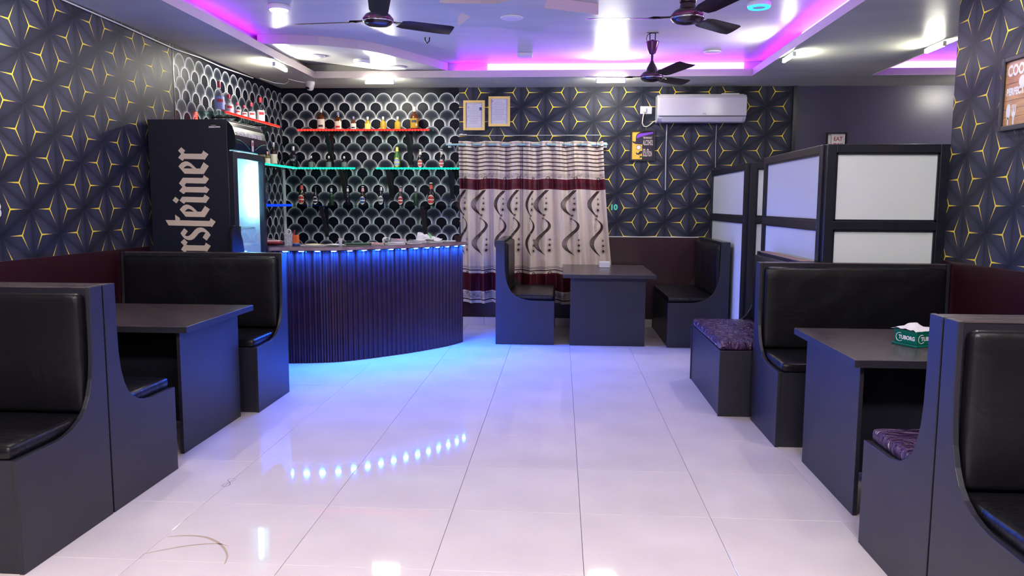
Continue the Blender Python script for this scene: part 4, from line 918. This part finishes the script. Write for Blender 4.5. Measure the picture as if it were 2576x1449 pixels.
def curtain(label, x0, x1, f0, f1, ph, seed, cols, ringx):
    t = thing('curtain', label, 'curtain', ((x0 + x1) / 2, 9.0, 0), 0, 'printed cream and maroon curtains')
    S = curtain_fn(x0, x1, f0, f1, ph, seed); nx, nz = 110, 44; z0, z1 = .272, 2.150
    vs = []; uvs = []
    for j in range(nz + 1):
        z = z0 + (z1 - z0) * j / nz
        for i in range(nx + 1): x = x0 + (x1 - x0) * i / nx; vs.append(S(x, z)); uvs.append((x, z))
    mb = MB().add(vs, [(j * (nx + 1) + i, j * (nx + 1) + i + 1, (j + 1) * (nx + 1) + i + 1, (j + 1) * (nx + 1) + i) for j in range(nz) for i in range(nx)], True)
    o = part('cloth', mb, M_curtain, t, world=True)
    uvl = o.data.uv_layers.new(name='UVMap')
    for lp_ in o.data.loops: uvl.data[lp_.index].uv = uvs[lp_.vertex_index]
    pr = MB(); rg = MB()
    def ribbon(b, pts, ws, off=.005):
        vs = []
        for i, (a, z) in enumerate(pts):
            p, q = pts[max(i - 1, 0)], pts[min(i + 1, len(pts) - 1)]; dx, dz = q[0] - p[0], q[1] - p[1]; L = math.hypot(dx, dz) or 1
            nx_, nz_ = -dz / L, dx / L; w = ws[i] / 2
            vs += [S(a + nx_ * w, z + nz_ * w, off), S(a - nx_ * w, z - nz_ * w, off)]
        b.add(vs, [(2 * i, 2 * i + 1, 2 * i + 3, 2 * i + 2) for i in range(len(pts) - 1)])
    def disc(b, a, z, rx, rz, off=.006):
        n = 12; b.add([S(a, z, off)] + [S(a + rx * math.cos(2 * PI * k / n), z + rz * math.sin(2 * PI * k / n), off) for k in range(n)], [(0, k + 1, (k + 1) % n + 1) for k in range(n)])
    def ring(b, a, z, rx, rz, w=.003):
        n = 16; ribbon(b, [(a + rx * math.cos(2 * PI * k / n), z + rz * math.sin(2 * PI * k / n)) for k in range(n + 1)], [w] * (n + 1), .0055)
    for cx_, sx in cols:
        for top in (1.72, 1.27):
            for q in range(5):
                pts = []; ws = []
                for k in range(31):
                    s = k / 30; z = top - .43 * s
                    if z > 1.598: continue
                    xx = .068 * math.sin(PI * s / .40) if s < .40 else -.088 * math.sin(PI * (s - .40) / .575)
                    sp_ = max(0.0, math.sin(PI * min(1, s * 1.02))) ** .8 * (.55 + .75 * s if s < .75 else 1.1)
                    xx += (q - 2) * .0125 * sp_
                    pts.append((cx_ + xx * sx, z)); ws.append(.0032 + .0040 * math.sin(PI * s) * (1.25 if q in (0, 4) and (.05 < s < .4 or s > .7) else .55))
                ribbon(pr, pts, ws)
        for dx, z, r in ((.035, 1.497, .006), (.036, 1.439, .011), (.027, 1.371, .017), (.008, 1.305, .011), (-.006, 1.268, .009), (.066, 1.018, .009), (.064, .956, .013), (.060, .894, .017)):
            disc(pr, cx_ + dx * sx, z, r * sx, r); ring(rg, cx_ + dx * sx, z, r * 1.75 * sx, r * 1.75)
        for dx, z, r in ((-.012, 1.238, .009), (-.022, 1.205, .012), (-.028, 1.170, .012), (-.020, 1.135, .010), (.0, 1.095, .009)): ring(rg, cx_ + dx * sx, z, r * sx, r)
    for zz, hh, cnt in ((1.722, .020, 1), (.625, .022, 1), (.412, .018, 1)):
        for cx_, sx in cols: ring(pr, cx_ + .06 * sx, zz, .020 * sx, .020, .007)
    # scrolls woven into the maroon bands
    for zz, R_ in ((1.645, .028), (.50, .040), (.57, .030), (.45, .030)):
        a = x0 + .04
        while a < x1 - .04:
            ribbon(pr, [(a + R_ * (1 - k / 22) * math.cos(k * .55), zz + R_ * (1 - k / 22) * math.sin(k * .55)) for k in range(18)], [.006] * 18); a += R_ * 2.3
    part('printed_swirls', pr, M_print, t, world=True)['kind'] = 'stuff'; part('printed_rings', rg, M_printring, t, world=True)['kind'] = 'stuff'
    for rx in ringx:
        part('eyelet', MB().tube([(rx, 8.99 + .024 * math.cos(2 * PI * k / 12), 2.113 + .024 * math.sin(2 * PI * k / 12)) for k in range(12)], .004, 5, closed=True), M_chrome, t, world=True)
    return t
curtain('left printed curtain with maroon bands, beside the bar counter', -1.19, -.448, .045, .0, 0.4, 1.0, [(-1.155, .6), (-.94, 1.0), (-.70, .75), (-.54, .8)], (-1.03, -.86, -.69, -.52))
curtain('right printed curtain with maroon bands, behind the back table', -.444, .475, .0, .165, 2.0, 2.3, [(-.355, .5), (-.215, .95), (.09, 1.0), (.36, .8)], (-.35, -.17, .03, .22, .40))
t = thing('curtain_rod', 'pale blue curtain rod above the printed curtains', 'curtain rod', (-.4, 9.0, 2.113))
part('rod', MB().tube([(-.935, 0, 0), (.925, 0, 0)], .013, 12), M_tealrod, t)
for s in (-.90, .90): part('bracket', MB().box(s - .008, s + .008, .012, .077, -.01, .01).box(s - .02, s + .02, .070, .077, -.03, .03), M_whitep, t)

# ---------------------------------------------------------------- things on the back wall
def frame_y(label, name, cat, x0, x1, z0, z1, fw, dpt, fm, pm, grp=None):
    t = thing(name, label, cat, ((x0 + x1) / 2, YB - .003, (z0 + z1) / 2), 0, grp); y1, y0 = YB - .003, YB - .003 - dpt
    b = MB()
    for k, (i0, i1, yy) in enumerate(((0, fw, y0), (fw * .35, fw, y0 - .004))):
        b.box(x0 + i0, x0 + i1, yy, y1, z0 + i0, z1 - i0).box(x1 - i1, x1 - i0, yy, y1, z0 + i0, z1 - i0).box(x0 + i1, x1 - i1, yy, y1, z1 - i1, z1 - i0).box(x0 + i1, x1 - i1, yy, y1, z0 + i0, z0 + i1)
    part('frame', b, fm, t, world=True)
    part('print', MB().box(x0 + fw, x1 - fw, y1 - .008, y1 - .004, z0 + fw, z1 - fw), pm, t, world=True)
    return t
YP = YB - .003 - .0085
for (x0, z0, lb, head) in ((-1.141, 2.282, 'gold framed certificate with small photo, left and lower one on the back wall', 1), (-.848, 2.326, 'gold framed certificate, right and higher one on the back wall', 0)):
    t = frame_y(lb, 'framed_certificate', 'certificate', x0, x0 + .250, z0, z0 + .340, .028, .016, M_gold, M_paperlil, 'gold framed certificates')
    b = MB(); rnd = random.Random(int(head * 5 + 2)); cxx = x0 + .125
    for k in range(12):
        z = z0 + .285 - k * .019; w = rnd.uniform(.05, .085); 
        if k < 3: w = (.03, .055, .07)[k]
        for q in range(int(w / .010)): b.box(cxx - w + q * .0205, cxx - w + q * .0205 + rnd.uniform(.010, .017), YP - .0006, YP, z, z + .0045)
    if head: b.box(x0 + .038, x0 + .212, YP - .0006, YP, z0 + .300, z0 + .302).box(x0 + .038, x0 + .212, YP - .0006, YP, z0 + .040, z0 + .042).box(x0 + .038, x0 + .040, YP - .0006, YP, z0 + .04, z0 + .30).box(x0 + .21, x0 + .212, YP - .0006, YP, z0 + .04, z0 + .30)
    part('printed_text', b, M_greyink, t, world=True)
    part('seal', MB().tube([(x0 + (.058 if head else .046) + .008 * math.cos(a), YP - .001, z0 + (.262 if head else .285) + .008 * math.sin(a)) for a in [k * PI / 5 for k in range(10)]], .002, 4, closed=True), M_greyink if head else M_redneck, t, world=True)
    if head: part('photo', MB().box(x0 + .188, x0 + .215, YP - .0012, YP, z0 + .228, z0 + .262), M_blue, t, world=True)
tag(part('wire', MB().tube([(-1.19, YB - .006, 2.226), (-.8, YB - .006, 2.224), (.44, YB - .006, 2.226)], .003, 5), M_whitep), 'thin pale wire running under the gold framed certificates', 'wire')
tag(part('wall_clip', MB().box(-1.19, -1.10, YB - .02, YB - .003, 2.224, 2.236).box(-1.175, -1.15, YB - .03, YB - .02, 2.228, 2.242), M_whitep, bevel=.002), 'small white clip strip above the left end of the curtain', 'clip')

# air conditioner
ac = thing('air_conditioner', 'white wall-mounted split air conditioner on the back wall', 'air conditioner', (1.55, YB - .1, 2.35))
prof = [(YB - .003, 2.360), (YB - .003, 2.655), (YB - .17, 2.655), (YB - .195, 2.645), (YB - .205, 2.62), (YB - .205, 2.43), (YB - .19, 2.395), (YB - .15, 2.362), (YB - .09, 2.352)]
part('body', MB().prism(prof, lambda a, b, t: (t, a, b), 1.065, 2.045), M_whiteac, ac, world=True, bevel=.006)
part('front_cover', MB().prism([(YB - .205, 2.625), (YB - .211, 2.620), (YB - .211, 2.425), (YB - .205, 2.420)], lambda a, b, t: (t, a, b), 1.085, 2.045), M_whiteac, ac, world=True, bevel=.002)
part('air_flap', MB().prism([(YB - .209, 2.409), (YB - .202, 2.412), (YB - .160, 2.364), (YB - .167, 2.358)], lambda a, b, t: (t, a, b), 1.12, 2.01), M_whiteac, ac, world=True, bevel=.002)
part('dark_gap', MB().box(1.085, 2.045, YB - .208, YB - .195, 2.4135, 2.4185), M_black, ac, world=True)
part('top_grille', MB().box(1.10, 2.02, YB - .17, YB - .03, 2.655, 2.660).box(1.78, 1.97, YB - .16, YB - .05, 2.660, 2.672), M_whitep, ac, world=True)
text_mesh('lettering', 'TCL', .024, M_greyink, ac, (1.565, YB - .2117, 2.433), (1, 0, 0), (0, 0, 1), bold=.0006)
so = thing('power_socket', 'white double power socket left of the air conditioner', 'socket', (.96, YB - .003, 2.507))
part('plate', MB().box(-.066, .066, -.012, 0, -.043, .043), M_whitep, so, bevel=.004); part('switch', MB().box(.02, .042, -.016, -.012, -.018, .018), M_whitep, so, bevel=.002)
part('plug', MB().box(-.045, -.002, -.045, -.012, -.026, .022), M_whitep, so, bevel=.006)
tag(part('power_cable', MB().tube([(.935, YB - .04, 2.478), (.925, YB - .03, 2.43), (.918, YB - .025, 2.36), (.935, YB - .022, 2.325), (.965, YB - .022, 2.318), (1.0, YB - .022, 2.335), (1.04, YB - .03, 2.372), (1.075, YB - .05, 2.385)], .0065, 7), M_label), 'white cable looping from the socket to the air conditioner', 'cable')
for xx, za, zb, lb in ((1.200, 1.60, 2.345, 'wide pale drain pipe running down under the left end of the air conditioner'), (1.760, 1.86, 2.345, 'thin pale pipe running down under the right part of the air conditioner')):
    w = .009 if xx < 1.5 else .005
    tag(part('drain_pipe', MB().tube([(xx, YB - .003 - w * .5, zb), (xx - .003, YB - .003 - w * .5, (za + zb) / 2), (xx + .002, YB - .003 - w * .5, za)], w * .8, 8), mat('scuffed_pipe_%d' % (xx * 10), (.42, .42, .50), .4)), lb, 'pipe')
# hat and moustache poster
po = frame_y('black framed yellow and black poster with hat, spectacles and moustache', 'framed_poster', 'poster', .786, 1.072, 1.930, 2.286, .020, .022, M_black, M_poster_y)
part('dark_half', MB().box(.925, 1.052, YP - .0008, YP, 1.950, 2.266), M_ink, po, world=True)
b = MB().prism([(.925, 2.170), (.925, 2.262), (.905, 2.262), (.872, 2.245), (.855, 2.225), (.850, 2.190), (.851, 2.165), (.845, 2.150), (.825, 2.155), (.815, 2.160), (.812, 2.150), (.825, 2.135), (.850, 2.125), (.925, 2.118)], lambda a, c, t: (a, t, c), YP - .0016, YP)
part('printed_hat', b, M_ink, po, world=True)
part('printed_hat_highlight', MB().prism([(.858, 2.185), (.862, 2.222), (.890, 2.240), (.960, 2.250), (1.048, 2.264), (1.048, 2.245), (.960, 2.222), (.905, 2.205)], lambda a, c, t: (a, t, c), YP - .0022, YP - .0014), mat('violet_print', (.22, .05, .62), .3), po, world=True)
part('printed_lens', MB().lathe([(.001, 0), (.024, 0)], 20, cap=False), M_labelw, po, rot=(PI / 2, 0, 0), loc=(.885 - po.location.x, YP - .0018 - po.location.y, 2.085 - po.location.z))
part('printed_spectacles', MB().tube([(.885 + .026 * math.cos(k * PI / 8), YP - .002, 2.085 + .026 * math.sin(k * PI / 8)) for k in range(16)], .0022, 4, closed=True).tube([(.911, YP - .002, 2.092), (.945, YP - .002, 2.092)], .0022, 4), M_ink, po, world=True)
part('printed_moustache', MB().prism([(.925, 2.045), (.905, 2.048), (.890, 2.035), (.880, 2.020), (.865, 2.022), (.860, 2.035), (.854, 2.026), (.858, 2.010), (.880, 2.002), (.905, 2.008), (.925, 2.022)], lambda a, c, t: (a, t, c), YP - .0016, YP).prism([(.925, 1.985), (.890, 1.995), (.905, 1.980), (.888, 1.965), (.925, 1.975)], lambda a, c, t: (a, t, c), YP - .0016, YP), M_ink, po, world=True)
for zz, tx, sz in ((2.186, 'TECHNICALLY', .028), (2.112, 'ALCOHOL', .084), (2.050, 'IS A', .028), (1.985, 'SOLUTION', .086)):
    text_mesh('lettering', tx, sz, M_cream, po, (.933, YP - .0014, zz), sx=(.106 / (sz * len(tx) * .62)), bold=.0008)
text_mesh('number', '10', .088, M_labelb, None, (0, 0, 0), bold=.0035)
o = bpy.data.objects['number']; o.name = 'table_number'; o.location = (.570, YB - .0045, 1.372); o.data.materials[0] = mat('mint_green_paint', (.10, .78, .52), .4)
tag(o, 'mint green table number 10 painted on the back wall beside the curtain', 'number')
text_mesh('number', '8', .125, M_whitep, None, (0, 0, 0), (0, 1, 0), (0, 0, 1), bold=.004)
o = bpy.data.objects['number']; o.name = 'table_number'; o.location = (XL + .005, 4.318, 1.346); tag(o, 'white table number half cut by the left edge on the star wallpaper', 'number')
# eat drink sign
sg = frame_y('black framed white sign reading EAT DRINK above the far partitions', 'framed_sign', 'sign', 2.985, 3.205, 1.985, 2.250, .010, .040, M_black, M_paper)
for zz, tx in ((2.160, 'EAT'), (2.088, 'DRINK')): text_mesh('lettering', tx, .066, M_redcap, sg, (3.068, YP - .001, zz), sx=.85, bold=.001)
part('printed_fork', MB().tube([(3.015, YP - .001, 2.23), (3.035, YP - .001, 2.225), (3.042, YP - .001, 2.20), (3.042, YP - .001, 2.0)], .003, 4), M_greyink, sg, world=True)

# poster on the right wall
rp = thing('framed_poster', 'black framed wood-print poster with white spoon and fork on the right wall', 'poster', (XR - .003, 4.35, 2.06))
y0, y1, z0, z1 = 4.10, 4.63, 1.855, 2.262; xf = XR - .003; b = MB(); fw = .028
b.box(xf - .024, xf, y0, y0 + fw, z0, z1).box(xf - .024, xf, y1 - fw, y1, z0, z1).box(xf - .024, xf, y0 + fw, y1 - fw, z1 - fw, z1).box(xf - .024, xf, y0 + fw, y1 - fw, z0, z0 + fw)
part('frame', b, M_board, rp, world=True, bevel=.004)
k = 0; zz = z0 + fw
while zz < z1 - fw - .01:
    part('printed_plank', MB().box(xf - .010, xf - .004, y0 + fw, y1 - fw, zz + .0008, min(zz + .045, z1 - fw)), M_wood, rp, world=True); zz += .046
xt = xf - .0105
for zz, tx, sz, m_, by in ((2.155, 'COOKED', .082, M_labelw, 1.4), (2.050, 'PERFECTLY', .052, M_labelw, 1.2)): text_mesh('lettering', tx, sz, m_, rp, (xt, y1 - fw - .016, zz), (0, -1, 0), (0, 0, 1), sx=.8, bold=.0035)
part('printed_spoon', MB().prism([(y1 - .075 + .021 * math.cos(a), 2.005 - .045 + .044 * math.sin(a)) for a in [k * PI / 8 for k in range(16)]], lambda a, c, t: (t, a, c), xt - .001, xt).box(xt - .001, xt, y1 - .080, y1 - .070, 1.886, 1.93), M_labelw, rp, world=True)
b = MB().prism([(y1 - .145, 1.995), (y1 - .145, 1.940), (y1 - .133, 1.922), (y1 - .133, 1.886), (y1 - .121, 1.886), (y1 - .121, 1.922), (y1 - .108, 1.940), (y1 - .108, 1.995), (y1 - .113, 1.995), (y1 - .115, 1.955), (y1 - .122, 1.955), (y1 - .123, 1.995), (y1 - .130, 1.995), (y1 - .131, 1.955), (y1 - .138, 1.955), (y1 - .140, 1.995)], lambda a, c, t: (t, a, c), xt - .001, xt)
part('printed_fork', b, M_labelw, rp, world=True)
part('printed_round_seal', MB().prism([(y1 - .190 + .034 * math.cos(a), 2.115 + .030 * math.sin(a)) for a in [k * PI / 8 for k in range(16)]], lambda a, c, t: (t, a, c), xt - .001, xt), M_labelw, rp, world=True)

# security camera and ceiling cable
sc_ = thing('security_camera', 'small white dome security camera on the soffit in the left back corner', 'camera', (-2.79, 8.60, 2.77))
part('mount', MB().lathe([(.050, 0), (.050, -.018), (.046, -.040), (.040, -.052)], 22), M_whitep, sc_); part('eyeball', MB().lathe([(.006, -.098), (.024, -.094), (.036, -.082), (.042, -.064), (.040, -.046)], 22, (0, -.006, 0)), M_whitep, sc_)
part('lens', MB().lathe([(.022, -.100), (.018, -.102), (.004, -.1025)], 16, (0, -.006, .004)), M_smokeglass, sc_, rot=(-.5, 0, 0), loc=(0, -.046, .0))
cab = [(-3.285, 3.0, 2.757), (-3.285, 4.2, 2.752), (-3.285, 5.06, 2.757), (-3.285, 5.7, 2.748), (-3.285, 6.2, 2.735), (-3.285, 6.53, 2.728), (-3.285, 7.0, 2.742), (-3.285, 7.46, 2.735), (-3.283, 7.9, 2.745), (-3.285, 8.22, 2.752)]
tag(part('ceiling_cable', MB().tube(cab, .006, 6), M_whitep), 'white cable tacked along the top of the left wall', 'cable')
cab = [(-3.24, 8.30, 2.762), (-3.16, 8.50, 2.745), (-3.06, 8.56, 2.742), (-2.99, 8.48, 2.758), (-2.95, 8.36, 2.764), (-2.90, 8.48, 2.758), (-2.83, 8.60, 2.758)]
tag(part('ceiling_cable', MB().tube(cab, .0045, 6), M_whitep), 'white cable sagging between the left wall and the security camera', 'cable')

# ---------------------------------------------------------------- tissue boxes
t = thing('tissue_box', 'green plastic tissue box with white lettering and a tissue on top, on the right table', 'tissue box', (1.775, 3.905, .7505), math.radians(-65))
part('base_tray', MB().box(-.075, .075, -.090, .090, 0, .012), M_green, t, bevel=.003)
part('box_body', MB().box(-.066, .066, -.081, .081, .012, .072), M_green, t, bevel=.003)
part('lid', MB().box(-.068, .068, -.083, .083, .072, .078), M_green, t, bevel=.002)
for nm, org, rt, s in (('lettering', (-.038, -.0815, .032), (1, 0, 0), .9), ('lettering', (.0665, -.052, .032), (0, 1, 0), 1.05)):
    text_mesh(nm, 'TUBORG', .026, M_labelw, t, org, rt, (0, 0, 1), sx=s, bold=.0012, world=False)
part('printed_ring', MB().tube([(-.034 + .021 * math.cos(k * PI / 8), -.0815, .040 + .021 * math.sin(k * PI / 8)) for k in range(3, 15)], .0018, 4).tube([(.0665, -.048 + .021 * math.cos(k * PI / 8), .040 + .021 * math.sin(k * PI / 8)) for k in range(3, 15)], .0018, 4), M_labelw, t)
n = 10; vs = []
for i in range(n + 1):
    for j in range(n + 1):
        u, v = i / n - .5, j / n - .5
        vs.append((u * .150 - .008, v * .155 - .012, .084 + .028 * math.exp(-((u + .05) ** 2 + (v + .0) ** 2) * 16) - .03 * max(0, abs(u) - .38) * 2 + .003 * math.sin(u * 19 + v * 13)))
mb = MB().add(vs, [(i * (n + 1) + j, (i + 1) * (n + 1) + j, (i + 1) * (n + 1) + j + 1, i * (n + 1) + j + 1) for i in range(n) for j in range(n)], True)
part('tissue', mb, M_paper, t)
t = thing('tissue_box', 'small white tissue box on the back table', 'tissue box', (.487, 8.55, .7425))
part('box_body', MB().box(-.058, .058, -.045, .045, 0, .060), M_whitep, t, bevel=.005); part('lid', MB().box(-.054, .054, -.041, .041, .060, .066), M_whitep, t, bevel=.003)

# ---------------------------------------------------------------- marks on the floor
def decal(name, label, pts, w, m, cat):
    b = MB(); vs = []
    for i, p in enumerate(pts):
        a, c = pts[max(i - 1, 0)], pts[min(i + 1, len(pts) - 1)]; d = Vector((c[0] - a[0], c[1] - a[1])).normalized(); ww = w * (.35 + .65 * math.sin(PI * (i + .3) / (len(pts) - .4)))
        vs += [(p[0] - d.y * ww, p[1] + d.x * ww, .0006), (p[0] + d.y * ww, p[1] - d.x * ww, .0006)]
    b.add(vs, [(2 * i, 2 * i + 1, 2 * i + 3, 2 * i + 2) for i in range(len(pts) - 1)])
    o = part(name, b, m); tag(o, label, cat); return o
M_stain = mat('tan_stain', (.50, .38, .28), .25)
decal('floor_stain', 'tan arc shaped stain on the floor tile in the left foreground', catmull([(-1.68, 3.10), (-1.60, 3.118), (-1.52, 3.110), (-1.45, 3.07), (-1.39, 3.01), (-1.345, 2.94), (-1.325, 2.87)], 6), .006, M_stain, 'stain')
decal('floor_stain', 'thin straight tan stain under the arc shaped stain', catmull([(-1.70, 2.93), (-1.62, 2.985), (-1.53, 3.03), (-1.44, 3.05), (-1.38, 3.03)], 6), .004, M_stain, 'stain')
M_pencil = mat('faint_brown_pen', (.22, .15, .17), .4)
decal('floor_scribble', 'small pen drawn figure eight on a floor tile near the left booth', catmull([(-1.675, 3.80), (-1.70, 3.815), (-1.715, 3.79), (-1.69, 3.755), (-1.675, 3.72), (-1.69, 3.695), (-1.71, 3.71), (-1.70, 3.745), (-1.68, 3.775), (-1.675, 3.80)], 5), .0022, M_pencil, 'scribble')
